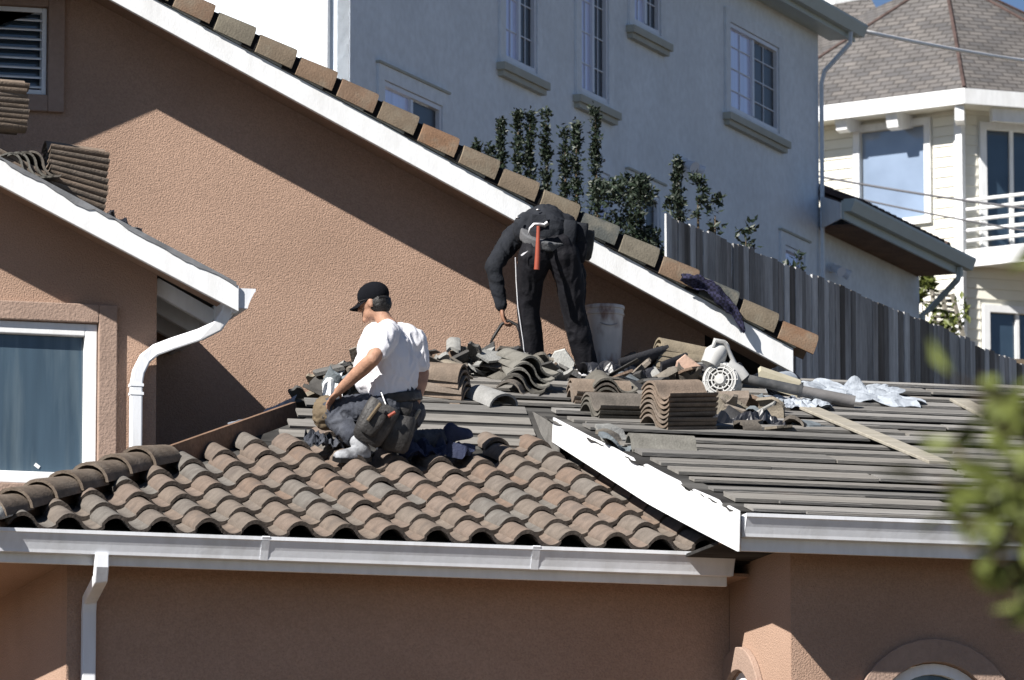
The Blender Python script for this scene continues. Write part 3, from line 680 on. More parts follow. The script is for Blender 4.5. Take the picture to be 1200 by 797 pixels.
# black felt scrap at the rake of the wing
def crumple(name, cx, cy, w_, h_, amp, seed, mtx, m, nx=22, ny=16, thick=.004, ragged=.25):
    mb = MB(); vs = []
    for j in range(ny + 1):
        for i in range(nx + 1):
            u_, v_ = i / nx - .5, j / ny - .5
            e = 1 + ragged * noise.noise(V((u_ * 5, v_ * 5, seed))) * (2 * max(abs(u_), abs(v_)))
            z = amp * (abs(noise.noise(V((u_ * 4, v_ * 4, seed + 9)))) * 1.6 + .6 * abs(noise.noise(V((u_ * 9, v_ * 9, seed + 3)))))
            vs.append(mtx @ V((u_ * w_ * e, v_ * h_ * e, z + thick)))
    fs = [(j * (nx + 1) + i, j * (nx + 1) + i + 1, (j + 1) * (nx + 1) + i + 1, (j + 1) * (nx + 1) + i) for j in range(ny) for i in range(nx)]
    mb.add(vs, fs); o = link(name, mb.mesh(name), m)
    s_ = o.modifiers.new('solid', 'SOLIDIFY'); s_.thickness = thick
    return o
px_ = onY(142, 246, YWF + .12)
tag(crumple('felt_scrap', 0, 0, .26, .2, .05, 3, frame(V((px_.x, YWF + .14, zW(px_.x) + BH + .004)), V((1, 0, -SW)), V((0, 1, 0))), 'dark'), 'black crumpled felt scrap on the wing roof beside the tilted stack', 'felt scrap')
# broken pieces
frags = [tile_mesh('tile_fragment' + 'x' * k_, L=random.uniform(.14, .3), n=7, x0=a, x1=b, jag=.07, m=None, cx=(a + b) / 2) for k_, (a, b) in enumerate(((.06, .22), (.12, .34), (.05, .3), (.2, .36), (.1, .2)))]
flats = []
for k_ in range(4):
    rr = random.Random(50 + k_); nn = rr.choice((5, 6, 7)); pg = [V((cos(2 * pi * i / nn + rr.uniform(-.3, .3)) * rr.uniform(.07, .15), sin(2 * pi * i / nn) * rr.uniform(.06, .12), 0)) for i in range(nn)]
    flats.append(MB().prism(pg, (0, 0, .018)).mesh('fragment'))
strips = [MB().box((-.2, -.025, 0), (.2, .025, .012)).mesh('lath_scrap'), MB().box((-.14, -.012, 0), (.14, .012, .02)).mesh('lath_scrap'), MB().box((-.25, -.05, 0), (.25, .05, .006)).mesh('lath_scrap')]
for me_ in frags + flats + strips: me_.materials.append(M['debris'])
def heap(xs, ys, count, hmax, name, label, group, rs, prof=None, onf=onR, tilt=.7):
    rr = random.Random(rs)
    for i in range(count):
        px, py = rr.uniform(*xs), rr.uniform(*ys); t = (px - xs[0]) / (xs[1] - xs[0])
        h = rr.random() ** 1.3 * hmax * (prof(t) if prof else 1)
        me_ = rr.choice(frags * 3 + flats * 2 + strips)
        mx = Matrix.Translation(onf(px, py) + UPZ * (.035 + h)) @ Rz(rr.uniform(0, 6.28)) @ Matrix.Rotation(rr.uniform(-tilt, tilt), 4, 'X') @ Matrix.Rotation(rr.uniform(-tilt, tilt), 4, 'Y') @ Matrix.Translation((0, -.1 if me_ in frags else 0, 0))
        tag(place(name, me_, mx), label, 'tile fragment', group)
def onSide(px, py, h=0): return hit(px, py, (-T1 / HS, 0, 1), -T1 * HX0 / HS + h)
heap((500, 608), (436, 447), 46, .16, 'tile_fragment', 'broken piece in the rubble heap left of the bending worker', 'rubble left of the bending worker', 5, lambda t: .5 + .6 * sin(pi * min(1, t * 1.1)))
heap((603, 664), (436, 452), 18, .08, 'tile_fragment', "broken piece strewn around the bending worker's feet", 'rubble at the feet of the bending worker', 6)
heap((700, 815), (440, 462), 24, .10, 'tile_fragment', 'broken piece in the rubble between the bucket and the blower', 'rubble between bucket and blower', 8)
heap((850, 905), (484, 500), 10, .07, 'tile_fragment', 'broken piece in the rubble in front of the blower', 'rubble in front of the blower', 9)
heap((300, 420), (497, 505), 48, .34, 'tile_fragment', 'broken piece in the rubble behind the brown hip board', 'rubble behind the hip board', 12, lambda t: .45 + .8 * t, lambda a, b: V((2.55 + 1.35 * (a - 300) / 120, 5.6 + .06 * (b - 501), zs(2.55 + 1.35 * (a - 300) / 120) + .02)))
heap((860, 960), (500, 512), 4, .0, 'tile_fragment', 'small chip lying on the battens below the board end', 'chips on the battens', 14, tilt=.15)
# bent sheet-metal flashing behind the hip board
def sheetbend(pts, wv, name, label, m, thick=.003, seed=1, amp=.012):
    mb = MB(); wv = V(wv); vs = []; n_ = 10
    P_ = [V(p) for p in pts]; L_ = []
    for k_ in range(len(P_) - 1):
        for t in range(4): L_.append(P_[k_].lerp(P_[k_ + 1], t / 4))
    L_.append(P_[-1])
    for j, p in enumerate(L_):
        for i in range(n_ + 1): vs.append(p + wv * (i / n_) + UPZ * amp * noise.noise(V((i * .5, j * .6, seed))) + V((0, amp, 0)) * noise.noise(V((i * .6, j * .5, seed + 5))))
    mb.add(vs, [(j * (n_ + 1) + i, j * (n_ + 1) + i + 1, (j + 1) * (n_ + 1) + i + 1, (j + 1) * (n_ + 1) + i) for j in range(len(L_) - 1) for i in range(n_)])
    o = link(name, mb.mesh(name), m); o.modifiers.new('solid', 'SOLIDIFY').thickness = thick
    return tag(o, label, 'flashing')
M['flash'] = mat('galvanised_sheet', (.36, .40, .46), .42, .12, 9, .2, 18., metal=.35, dirt=(.2, .22, .25), dirtamt=.5, dscale=12)
a_ = onY(268, 511, 4.55); b_ = onY(312, 494, 4.7)
sheetbend([a_ + V((0, 0, -.14)), a_ + V((0, 0, .0)), a_ + V((0, .02, .09)), a_ + V((.02, .12, .1))], b_ - a_ + V((0, 0, -.03)), 'metal_flashing', 'bent blue-grey metal flashing strip standing behind the brown hip board', 'flash')
a_ = onY(306, 497, 4.75); b_ = onY(345, 478, 5.0)
sheetbend([a_ + V((0, 0, -.16)), a_ + V((0, 0, .06)), a_ + V((.03, .05, .10))], b_ - a_, 'metal_flashing', 'dull folded metal flashing scrap next to the rubble behind the hip board', 'flash', seed=4)
a_ = onY(378, 452, 5.3)
sheetbend([a_ + V((0, 0, -.20)), a_ + V((0, .0, .02)), a_ + V((.06, .1, .08)), a_ + V((.1, .2, .05))], V((.15, .02, .08)), 'paper_sheet', "white crumpled paper sheet on the rubble behind the kneeling worker's arm", 'white', seed=8, amp=.02)
# dark plastic sheet / tiles leaning behind the stacks
tag(crumple('plastic_sheet', 0, 0, .62, .42, .06, 21, frame(onR(738, 452) + UPZ * .02, V((1, .2, .0)), V((0, .8, .62))), 'dark', ragged=.15), 'black plastic sheet bunched behind the tile stacks', 'plastic sheet')
tag(crumple('plastic_sheet', 0, 0, .5, .3, .10, 33, frame(onR(872, 500) + UPZ * .005, V((1, .1, .05)), V((-.1, 1, T2))), 'dark', ragged=.4), 'black plastic scrap crumpled in front of the leaf blower', 'plastic sheet')
for (px, py, yw, tl, rl, lab) in ((795, 452, -35, 8, 20, 'dark tile slanting down beside the pink fragment'), (715, 446, 20, 14, -45, 'dark tile propped up against the bucket'), (760, 448, 30, 14, -40, 'dark tile propped up behind the tall stack')):
    tag(place('loose_tile', me_dk, tang(onR(px, py) + nr * .07, yw) @ Matrix.Rotation(radians(tl), 4, 'X') @ Matrix.Rotation(radians(rl), 4, 'Y')), lab, 'roof tile')
def flatpiece(pxs, onf, name, label, m, th=.02, lift=.004, cat='tile fragment'):
    P_ = [onf(*q) + UPZ * lift for q in pxs]; return tag(link(name, MB().prism(P_, (0, 0, th)).mesh(name), m), label, cat)
pc = depth(onR(805, 455))
P_ = [pt(*q, pc) for q in ((790, 437), (793, 424), (803, 416), (823, 431), (822, 440), (806, 443))]
o = tag(link('tile_fragment', MB().prism(P_, FW * .02 + UPZ * .006).mesh('tile_fragment'), mat('pink_fragment', (.46, .32, .25), .9, .12, 9, .2, 50)), 'pinkish broken tile piece standing upright beside the leaf blower', 'tile fragment')
P_ = [pt(*q, depth(onR(858, 488))) for q in ((833, 478), (836, 484), (862, 485), (874, 475), (878, 466), (840, 467))]
tag(link('tile_fragment', MB().prism(P_, FW * .05 + UPZ * .05).mesh('tile_fragment'), 'stack'), 'pale brown tile end lying right below the leaf blower', 'tile fragment')
P_ = [pt(*q, depth(onR(655, 447))) for q in ((645, 422), (650, 413), (662, 410), (673, 425), (671, 436), (663, 441), (657, 434), (646, 427))]
tag(link('tile_fragment', MB().prism(P_, FW * .03 + UPZ * .01).mesh('tile_fragment'), 'greytile'), "pale broken piece between the bending worker's feet", 'tile fragment')
# lone tile and flat pieces lying on the battens near the rake flashing
tag(place('loose_tile', tile_mesh('lone_tile', L=.44, th=.02, x0=.06, x1=.3, m='stackgrey'), tang(onR(738, 531) + nr * .075, -4) @ Matrix.Rotation(radians(-2), 4, 'Y')), 'single grey tile lying flat on the battens above the white flashing', 'roof tile')
for (px, py) in ((712, 526), (724, 530), (706, 519)):
    tag(place('tile_fragment', frags[1], tang(onR(px, py) + nr * .06, random.uniform(0, 90))), 'broken tile piece next to the single tile by the white flashing', 'tile fragment', 'pieces by the single tile')
# boards
def board(pxa, pxb, w_, h_, label, lift=.05, m='wood'):
    a, b = onR(*pxa) + nr * lift, onR(*pxb) + nr * lift
    o = link('wood_board', MB().bar(a, b, w_, h_, nr).mesh('wood_board'), m); bv = o.modifiers.new('b', 'BEVEL'); bv.width = .004
    return tag(o, label, 'board')
board((948, 487), (1100, 551), .15, .022, 'pale weathered wooden board lying diagonally across the battens')
board((1123, 477), (1195, 515), .14, .022, 'short grey board lying on the battens behind the leafy branch')
board((1168, 487), (1215, 500), .22, .02, 'pale flat board piece by the ridge behind the leafy branch', lift=.055)
# hip board scraps
# felt paper: crumpled pale sheet, roll, tan box
tag(crumple('felt_sheet', 0, 0, .74, .75, .045, 44, frame(onR(997, 471) + nr * .045, V((1, -.12, 0)), V((-.25, 1, T2 + .06))), 'felt_sheet', 40, 28, ragged=.6), 'pale blue-grey crumpled felt paper spread near the ridge', 'felt sheet')
tag(crumple('felt_sheet', 0, 0, .35, .5, .04, 48, frame(onR(938, 481) + nr * .04, V((1, 0, 0)), V((.2, 1, T2))), 'felt_sheet', ragged=.5), 'small pale paper scrap under the blower tube', 'felt sheet')
a_, b_ = onR(908, 468) + UPZ * .10, onR(938, 464) + UPZ * .10
rl = thing('felt_roll', 'dark roll of roofing felt lying beyond the blower tube', 'felt roll', a_)
dr = (b_ - a_).normalized(); ex = dr
m_ = MB(); n_ = 60
sp = [((.03 + .055 * i / n_), 2 * pi * 3 * i / n_) for i in range(n_ + 1)]
sd_ = ex.cross(UPZ).normalized(); uu = sd_.cross(ex)
pl2 = [a_ + sd_ * cos(t) * r + uu * sin(t) * r for r, t in sp] + [a_ + sd_ * cos(t) * (r - .006) + uu * sin(t) * (r - .006) for r, t in reversed(sp)]
m_.add(pl2 + [p + ex * .28 for p in pl2], [(i, (i + 1) % len(pl2), len(pl2) + (i + 1) % len(pl2), len(pl2) + i) for i in range(len(pl2))] + [(i, i + 1, 2 * n_ - i, 2 * n_ + 1 - i) for i in range(n_)] + [(len(pl2) + i, len(pl2) + i + 1, len(pl2) + 2 * n_ - i, len(pl2) + 2 * n_ + 1 - i) for i in range(n_)])
part('felt_layers', m_, 'dark', rl, smooth=True)
part('paper_wrap', MB().tube([a_ + ex * .02, a_ + ex * .20], .091, 20), 'felt_sheet', rl, smooth=True)
P_ = [pt(*q, depth(onR(908, 470))) for q in ((889, 437), (892, 434), (939, 450), (934, 466), (890, 452))]
tag(link('cardboard_piece', MB().prism(P_, FW * .12 + UPZ * .03).mesh('cardboard_piece'), mat('faded_card', (.36, .33, .25), .9, .12, 6, .1, 30)), 'faded tan tile trim piece resting on the blower tube', 'tile piece')
# ------------------------------------------------------------------ leaf blower
bc_ = onR(846, 474); dB = depth(bc_) + .02
cB = pt(845, 446, dB); bl = thing('leaf_blower', 'white leaf blower with round fan grille and long dark tube on the roof', 'leaf blower', bc_)
fx = (-FW + V((-.25, 0, .18))).normalized(); mB = frame(cB, fx.cross(UPZ).normalized() * -1, UPZ.cross(fx).cross(fx) * -1)
zax = mB.to_3x3().col[2]
if zax.dot(fx) < 0: mB = mB @ Matrix.Rotation(pi, 4, 'X')
part('fan_housing', MB().lathe([(.001, -.13), (.10, -.13), (.135, -.11), (.14, -.02), (.125, .02), (.10, .03), (.085, .005), (.001, .0)], 28, mB), 'blower', bl, smooth=True)
for r in (.112, .088, .062):
    part('grille_ring', MB().add(*(lambda R_, r_: ([mB @ V(((R_ + r_ * cos(b)) * cos(a), (R_ + r_ * cos(b)) * sin(a), .03 + r_ * sin(b))) for a in (2 * pi * i / 24 for i in range(24)) for b in (2 * pi * j / 6 for j in range(6))], [(i * 6 + j, ((i + 1) % 24) * 6 + j, ((i + 1) % 24) * 6 + (j + 1) % 6, i * 6 + (j + 1) % 6) for i in range(24) for j in range(6)]))(r, .006)), 'blower', bl, smooth=True)
for i in range(10):
    a = 2 * pi * i / 10; part('grille_spoke', MB().bar(mB @ V((.03 * cos(a), .03 * sin(a), .028)), mB @ V((.125 * cos(a), .125 * sin(a), .028)), .007, .007, fx), 'blower', bl)
part('fan_recess', MB().lathe([(.001, .006), (.1, .006), (.1, .01), (.001, .01)], 24, mB), 'black', bl)
part('hub', MB().lathe([(.001, .05), (.03, .048), (.045, .03), (.045, .008)], 18, mB), 'blower', bl, smooth=True)
part('engine_cover', MB().tube([pt(832, 428, dB + .03), pt(838, 416, dB + .05), pt(846, 408, dB + .06), pt(853, 404, dB + .07)], [.07, .085, .06, .03], 10), 'blower', bl, smooth=True)
part('handle', MB().tube([pt(836, 407, dB), pt(838, 399, dB), pt(848, 401, dB + .02), pt(856, 416, dB + .04), pt(862, 428, dB + .05)], [.016, .02, .02, .016, .016], 8), 'blower', bl, smooth=True)
part('outlet', MB().tube([pt(852, 430, dB + .03), pt(866, 437, dB + .03), pt(872, 444, dB + .03)], [.06, .055, .05], 12), 'blower', bl, smooth=True)
tA = pt(868, 443, dB + .03); tE = onR(1000, 484) + nr * .075; tM = tA.lerp(tE, .52)
part('tube', MB().tube([tA, tM], [.036, .038], 14), 'tube', bl, smooth=True)
part('tube_collar', MB().tube([tM - (tE - tA) * .01, tM + (tE - tA) * .015], .05, 14), 'tube', bl, smooth=True)
part('nozzle', MB().tube([tM + (tE - tA) * .015, tM.lerp(tE, .5), tE], [.040, .044, .048], 14, 1.2), mat('dusty_grey_nozzle', (.13, .125, .125), .7, .15, 10, .1, 40), bl, smooth=True)
# ------------------------------------------------------------------ bucket
bb = onR(708, 441); dk = depth(bb); sc_ = dk / F
bk = thing('bucket', 'dirty white plastic bucket with red-brown stains behind the bending worker', 'bucket', bb)
bt = pt(707, 357, dk); hB = (bt - bb).z
m_ = MB().lathe([(.001, .012), (.105, .012), (.138, hB - .005), (.146, hB), (.15, hB - .005), (.15, hB - .025), (.143, hB - .028), (.143, hB - .05), (.148, hB - .055), (.148, hB - .07), (.141, hB - .075), (.112, 0), (.001, 0)], 32, Matrix.Translation(bb))
part('shell', m_, 'bucket', bk, smooth=True)
pe = [bb + V((.15 * cos(t), .15 * sin(t) * .5 - .07 * sin(t), hB - .06 - .13 * sin(t))) for t in (pi * i / 12 for i in range(13))]
part('bail', MB().tube([bb + V((-.151 + .302 * i / 12, -.15 * sin(pi * i / 12), hB - .06 - .10 * sin(pi * i / 12))) for i in range(13)], .003, 6), 'steel', bk, smooth=True)
# ------------------------------------------------------------------ cloth on the rake tiles
def drape(path, wid, name, label, m, seed=2):
    mb = MB(); n_ = 12; vs = []
    L_ = []
    for k_ in range(len(path) - 1):
        for t in range(5): L_.append(V(path[k_]).lerp(V(path[k_ + 1]), t / 5))
    L_.append(V(path[-1]))
    for j, p in enumerate(L_):
        ww = wid[min(int(j / 5), len(wid) - 1)] * (1 + .25 * noise.noise(V((j * .7, seed, 0))))
        for i in range(n_ + 1):
            t = i / n_ - .5
            vs.append(p + V((SG * .6, .25, 1)).normalized() * t * ww + V((0, -.03, .012)) * (noise.noise(V((i * .22, j * .16, seed))) * 1.6 + .5 * noise.noise(V((i * .5, j * .1, seed + 3)))) - V((0, .03, 0)) * (1 - 4 * t * t))
    mb.add(vs, [(j * (n_ + 1) + i, j * (n_ + 1) + i + 1, (j + 1) * (n_ + 1) + i + 1, (j + 1) * (n_ + 1) + i) for j in range(len(L_) - 1) for i in range(n_)])
    me = mb.mesh(name, True); o = link(name, me, m); o.modifiers.new('solid', 'SOLIDIFY').thickness = .006
    return o
yc = YRF - .065
o = drape([onY(798, 324, yc), onY(815, 330, yc), onY(832, 337, yc), onY(845, 350, yc), onY(858, 362, yc), onY(872, 388, yc)], [.07, .11, .14, .12, .09, .04], 'plaid_shirt', '', 'plaid')
tag(o, 'dark navy plaid shirt draped over the rake tiles near the roof end', 'shirt')
# ------------------------------------------------------------------ people
def blob(name, prims, m, parent=None, voxel=.008, it=6, wr=0., wscale=(14, 14, 5), seed=0):
    me = prims.mesh(name); o = bpy.data.objects.new('tmp', me); COL.objects.link(o)
    r = o.modifiers.new('r', 'REMESH'); r.mode = 'VOXEL'; r.voxel_size = voxel; r.use_smooth_shade = True
    s = o.modifiers.new('s', 'SMOOTH'); s.iterations = it; s.factor = .5
    dg = bpy.context.evaluated_depsgraph_get(); dg.update()
    me2 = bpy.data.meshes.new_from_object(o.evaluated_get(dg)); me2.name = name
    bpy.data.objects.remove(o)
    if wr:
        nn = [v.normal.copy() for v in me2.vertices]
        for v, n in zip(me2.vertices, nn):
            c = v.co; q = V((c.x * wscale[0], c.y * wscale[1], c.z * wscale[2])) + V((seed, seed * 2, 0))
            q = q + V((noise.noise(q * .7), noise.noise(q * .7 + V((9, 0, 0))), 0)) * 1.2
            v.co = c + n * wr * (1 - 2.6 * abs(noise.noise(q)) + .5 * noise.noise(q * 2.3))
    for p in me2.polygons: p.use_smooth = True
    me2.materials.clear(); me2.materials.append(M[m])
    ob = bpy.data.objects.new(name, me2); COL.objects.link(ob); WI[ob.name] = Matrix.Identity(4)
    if parent: ob.parent = parent; ob.matrix_parent_inverse = WI[parent.name]
    return ob
def limb(mb, pts, n=14):  # pts: list of (point, radius); chain of spheres and tapered tubes
    for (p, r) in pts: mb.ell(p, (r, r, r), None, n, 8)
    for (a, ra), (b, rb) in zip(pts[:-1], pts[1:]): mb.tube([a, b], [ra, rb], n)
def hand(mb, wrist, dirv, nrm, size=1., curl=.5, side=1):
    d = V(dirv).normalized(); n = V(nrm); n = (n - d * n.dot(d)).normalized(); s = d.cross(n) * side
    R3 = Matrix((s, d, n)).transposed()
    mb.ell(wrist + d * .05 * size, (.042 * size, .055 * size, .017 * size), R3.to_4x4(), 12, 8)
    for i, L_ in enumerate((.072, .08, .075, .058)):
        b = wrist + d * .092 * size + s * (-.031 + .0205 * i) * size
        p1 = b + (d * cos(curl * .5) + n * sin(curl * .5)) * L_ * .45 * size
        p2 = p1 + (d * cos(curl * 1.4) + n * sin(curl * 1.4)) * L_ * .32 * size
        p3 = p2 + (d * cos(curl * 2.2) + n * sin(curl * 2.2)) * L_ * .25 * size
        limb(mb, [(b - d * .02, .0095 * size), (p1, .009 * size), (p2, .0085 * size), (p3, .0075 * size)], 8)
    t0 = wrist + d * .025 * size - s * .03 * size; t1 = t0 + (d * .6 - s * .7 + n * .3).normalized() * .035 * size; t2 = t1 + (d * .85 - s * .2 + n * .4).normalized() * .032 * size
    limb(mb, [(t0, .013 * size), (t1, .011 * size), (t2, .009 * size)], 8)
def shoe(mb, heel, toe, up, w=.045, hgt=.075):
    heel, toe, up = V(heel), V(toe), V(up).normalized(); d = (toe - heel); L_ = d.length; d.normalize(); s = d.cross(up).normalized(); u = s.cross(d)
    rings = []
    for t, ww, hh in ((0, .55, .7), (.06, .8, .95), (.2, .85, 1.15), (.35, .85, 1.1), (.55, .95, .75), (.75, 1.05, .6), (.9, .9, .5), (1, .5, .32)):
        c = heel + d * L_ * t; rings.append([c + s * ww * w * cos(a) + u * (max(0, sin(a)) * hh * hgt + (-.003 if sin(a) < 0 else 0)) for a in (2 * pi * i / 16 for i in range(16))])
    mb.loft(rings)
def sole(heel, toe, up, w=.05, th=.02):
    heel, toe, up = V(heel), V(toe), V(up).normalized(); d = (toe - heel); L_ = d.length; d.normalize(); s = d.cross(up).normalized(); u = s.cross(d)
    ol = []
    for t, ww in ((-.02, .4), (.0, .75), (.1, .95), (.3, .85), (.5, .9), (.72, 1.08), (.9, .92), (1.01, .5)): ol.append((t, ww))
    poly = [heel + d * L_ * t + s * ww * w for t, ww in ol] + [heel + d * L_ * t - s * ww * w for t, ww in reversed(ol)]
    return MB().prism([p - u * th for p in poly], u * th)
# ---- kneeling worker
kf = onL(412, 540, .075); D0 = depth(kf) + .15
def J(px, py, dd=0.): return pt(px, py, D0 + dd)
body = MB()
hc = J(437, 354, .14); fdir = (-RT * .9 + V((FW.x, FW.y, 0)) * .35 + UPZ * -.22).normalized(); hs_ = fdir.cross(UPZ).normalized(); hu = hs_.cross(fdir)
H3 = Matrix((hs_, fdir, hu)).transposed().to_4x4()
HP = lambda x, y, z: hc + hs_ * x + fdir * y + hu * z
body.ell(hc + hu * .01, (.075, .095, .105), H3); body.ell(HP(0, .025, -.06), (.055, .065, .06), H3)
body.ell(HP(0, .10, -.025), (.014, .02, .022), H3, 8, 6); body.ell(HP(0, .085, -.072), (.024, .012, .009), H3, 8, 6); body.ell(HP(0, .078, -.105), (.028, .022, .022), H3, 8, 6)
for sx_ in (-1, 1):
    body.ell(HP(.076 * sx_, -.01, -.02), (.012, .022, .034), H3, 10, 6); body.ell(HP(.03 * sx_, .088, .012), (.018, .01, .008), H3, 8, 6)
nb = J(455, 384, .08)
limb(body, [(HP(0, -.03, -.07), .052), (nb, .058)])
chest, waist, pel = J(462, 415, .05), J(463, 452, .03), J(465, 478, .08)
limb(body, [(nb, .07), (chest, .12), (waist, .115), (pel, .13)])
Ls, Le, Lw = J(452, 394, -.10), J(437, 421, -.27), J(397, 458, -.05)
Rs, Re, Rw = J(485, 400, .14), J(494, 438, .14), J(487, 470, .05)
limb(body, [(nb.lerp(Ls, .5), .06), (Ls, .062), (Ls.lerp(Le, .5), .058), (Le, .049), (Le.lerp(Lw, .3), .051), (Le.lerp(Lw, .7), .04), (Lw, .032)])
limb(body, [(nb.lerp(Rs, .5), .06), (Rs, .062), (Rs.lerp(Re, .5), .06), (Re, .052), (Re.lerp(Rw, .35), .053), (Rw, .034)])
hand(body, Lw, (Lw - Le) + V((0, 0, -.06)), V((.1, .3, -1)), 1.0, .5, 1)
hand(body, Rw, V((0, 0, -1)) - RT * .1, -RT, 1.0, .8, -1)
Lh, Lk, La = J(452, 480, -.06), J(386, 480, .12), J(418, 517, -.13)
Rh, Rk, Ra = J(478, 484, .16), J(452, 520, .42), J(522, 512, .58)
limb(body, [(pel, .12), (Lh, .09), (Lk, .055), (La, .038)]); limb(body, [(pel, .12), (Rh, .09), (Rk, .055), (Ra, .038)])
kp = blob('person', body, 'skin', None, .0075, 4)
tag(kp, 'worker in white T-shirt and black cap kneeling on the tile roof', 'person', None)
# cap
capm = MB(); capm.ell(HP(0, -.012, .045), (.092, .113, .09), H3, 18, 12)
cp = blob('cap', capm, 'cap', kp, .008, 3)
br = MB(); rings = []
for t in range(9):
    a = -1.15 + 2.3 * t / 8; x = sin(a) * .085; y0 = cos(a) * .095; yb = y0 + .075 * cos(a * .9) ** .7
    z_ = .022 - .018 * (x / .085) ** 2
    rings.append([HP(x, y0 - .02, z_), HP(x, yb, z_ - .028), HP(x, yb, z_ - .034), HP(x, y0 - .02, z_ - .006)])
part('brim', MB().loft(rings), 'cap', cp, smooth=True)
part('cap_strap', MB().tube([HP(.075, -.075, .0), HP(.04, -.108, -.005), HP(-.04, -.108, -.005), HP(-.075, -.075, .0)], .009, 6), 'black', cp)
hm = MB(); hm.ell(HP(0, -.045, -.025), (.084, .08, .075), H3); hm.ell(HP(0, -.06, -.07), (.055, .04, .03), H3)
blob('hair', hm, 'hair', kp, .008, 3, .003, (40, 40, 40))
gm = MB(); gm.tube([HP(-.078, .0, .01), HP(-.07, .07, .012), HP(-.03, .1, .01), HP(.03, .1, .01), HP(.07, .07, .012), HP(.078, .0, .01)], .005, 6)
part('glasses', gm, 'black', kp)
# T-shirt
sh = MB()
ax_b = (Rs - Ls).normalized()
def ring_at(c, rx, ry, axis, n=20):
    axis = V(axis).normalized(); a = (ax_b - axis * ax_b.dot(axis)).normalized(); b = axis.cross(a)
    return [c + a * rx * cos(t) + b * ry * sin(t) for t in (2 * pi * i / n for i in range(n))]
axis = (nb - pel).normalized()
st = [(J(461, 466, .04), .178, .135), (J(461, 455, .04), .185, .145), (J(461, 436, .04), .19, .145), (J(461, 418, .04), .20, .135), (J(461, 402, .05), .20, .118), (J(459, 391, .06), .165, .098), (J(456, 384, .07), .10, .078), (nb + UPZ * .012, .068, .064)]
sh.loft([ring_at(c, a, b, axis) for c, a, b in st])
sh.ell(J(438, 410, .12), (.115, .11, .12)); sh.ell(J(435, 430, .12), (.115, .11, .15)); sh.ell(J(437, 448, .1), (.12, .1, .1)); sh.ell(J(440, 394, .12), (.09, .1, .09))
limb(sh, [(nb.lerp(Ls, .55), .085), (Ls, .084), (Ls.lerp(Le, .58), .076)]); limb(sh, [(nb.lerp(Rs, .55), .085), (Rs, .084), (Rs.lerp(Re, .68), .074)])
blob('t_shirt', sh, 'shirt', kp, .009, 9, .008, (16, 16, 8), 3)
# jeans
jn = MB()
limb(jn, [(J(463, 466, .05), .15), (J(465, 480, .08), .155)])
limb(jn, [(Lh, .115), (Lh.lerp(Lk, .5), .098), (Lk, .08), (Lk.lerp(La, .35), .078), (La + (Lk - La) * .12, .06)])
limb(jn, [(Rh, .115), (Rh.lerp(Rk, .5), .095), (Rk, .075), (Rk.lerp(Ra, .4), .07), (Ra + (Rk - Ra) * .1, .055)])
jn.ell(J(462, 502, .12), (.14, .12, .12))
blob('jeans', jn, 'jeans', kp, .009, 4, .009, (15, 15, 15), 8)
km = MB(); kn = (Lk - Lh.lerp(La, .5)).normalized()
km.ell(Lk + kn * .03 + V((0, 0, -.03)), (.088, .092, .115)); limb(km, [(Lk + (Lh - Lk).normalized() * .05, .083), (Lk + (La - Lk).normalized() * .04, .083)])
blob('knee_pad', km, 'kneepad', kp, .009, 3, .009, (22, 22, 22))
hl, tl = onL(433, 541, .072) + UPZ * .035, onL(392, 541, .072) + UPZ * .03; upv = nl
s1 = MB(); shoe(s1, hl, tl, upv, .05, .085); limb(s1, [(La + (hl - La) * .0, .05), (hl.lerp(tl, .22) + upv * .05, .05)])
so = blob('shoe', s1, 'shoe', kp, .007, 3)
part('sole', sole(hl - upv * .001, tl - upv * .001, upv, .054, .028), 'black', so)
rh_, rt_ = Ra + (Ra - Rk).normalized() * .05 + UPZ * .0, J(553, 507, .66)
s2 = MB(); shoe(s2, Ra + (Ra - Rk).normalized() * -.01 - UPZ * .03, rt_ - UPZ * .02, UPZ + RT * .2 - V((0, .3, 0)), .055, .11); limb(s2, [(Ra, .05), (Ra + (Ra - Rk).normalized() * .04, .05)])
blob('shoe', s2, 'navy', kp, .007, 3)
# tool belt
bt_ = []
bm_ = MB(); c0 = J(463, 463, .05)
bm_.loft([ring_at(c0 + axis * -.05, .198, .172, axis, 24), ring_at(c0 + axis * .02, .198, .166, axis, 24)])
tb = blob('tool_belt', bm_, 'leather', kp, .01, 2)
pm = MB(); pA_, pB_ = J(452, 478, -.22), J(441, 516, -.20)
pu = (pB_ - pA_).normalized()
def pouch(cx, cy, dd, w_, h_, t_, tilt, par, m='leather', nm='pouch'):
    mb = MB(); c = J(cx, cy, dd) if par is tb else cx
    sd = (RT * cos(tilt) + UP * sin(tilt)); dn_ = (UP * cos(tilt) - RT * sin(tilt)) * -1
    rr_ = []
    for t, ws, ts in ((0, .92, .7), (.15, 1, 1), (.6, 1, 1.05), (.9, .9, .95), (1, .7, .6)):
        cc = c + dn_ * h_ * t; rr_.append([cc + sd * w_ / 2 * ws * (abs(cos(a)) ** .6) * (1 if cos(a) > 0 else -1) - FW * t_ / 2 * ts * (abs(sin(a)) ** .6) * (1 if sin(a) > 0 else -1) for a in (2 * pi * i / 16 for i in range(16))])
    mb.loft(rr_); return part(nm, mb, m, par, smooth=True)
pouch(452, 473, -.16, .23, .29, .12, radians(-28), tb)
pouch(444, 482, -.23, .13, .17, .06, radians(-30), tb)
pouch(470, 486, -.10, .21, .25, .14, radians(-12), tb)
pouch(476, 470, -.08, .10, .10, .07, radians(-15), tb)
part('tool_handle', MB().tube([J(431, 493, -.28), J(446, 473, -.26)], .012, 8), 'kneepad', tb, smooth=True)
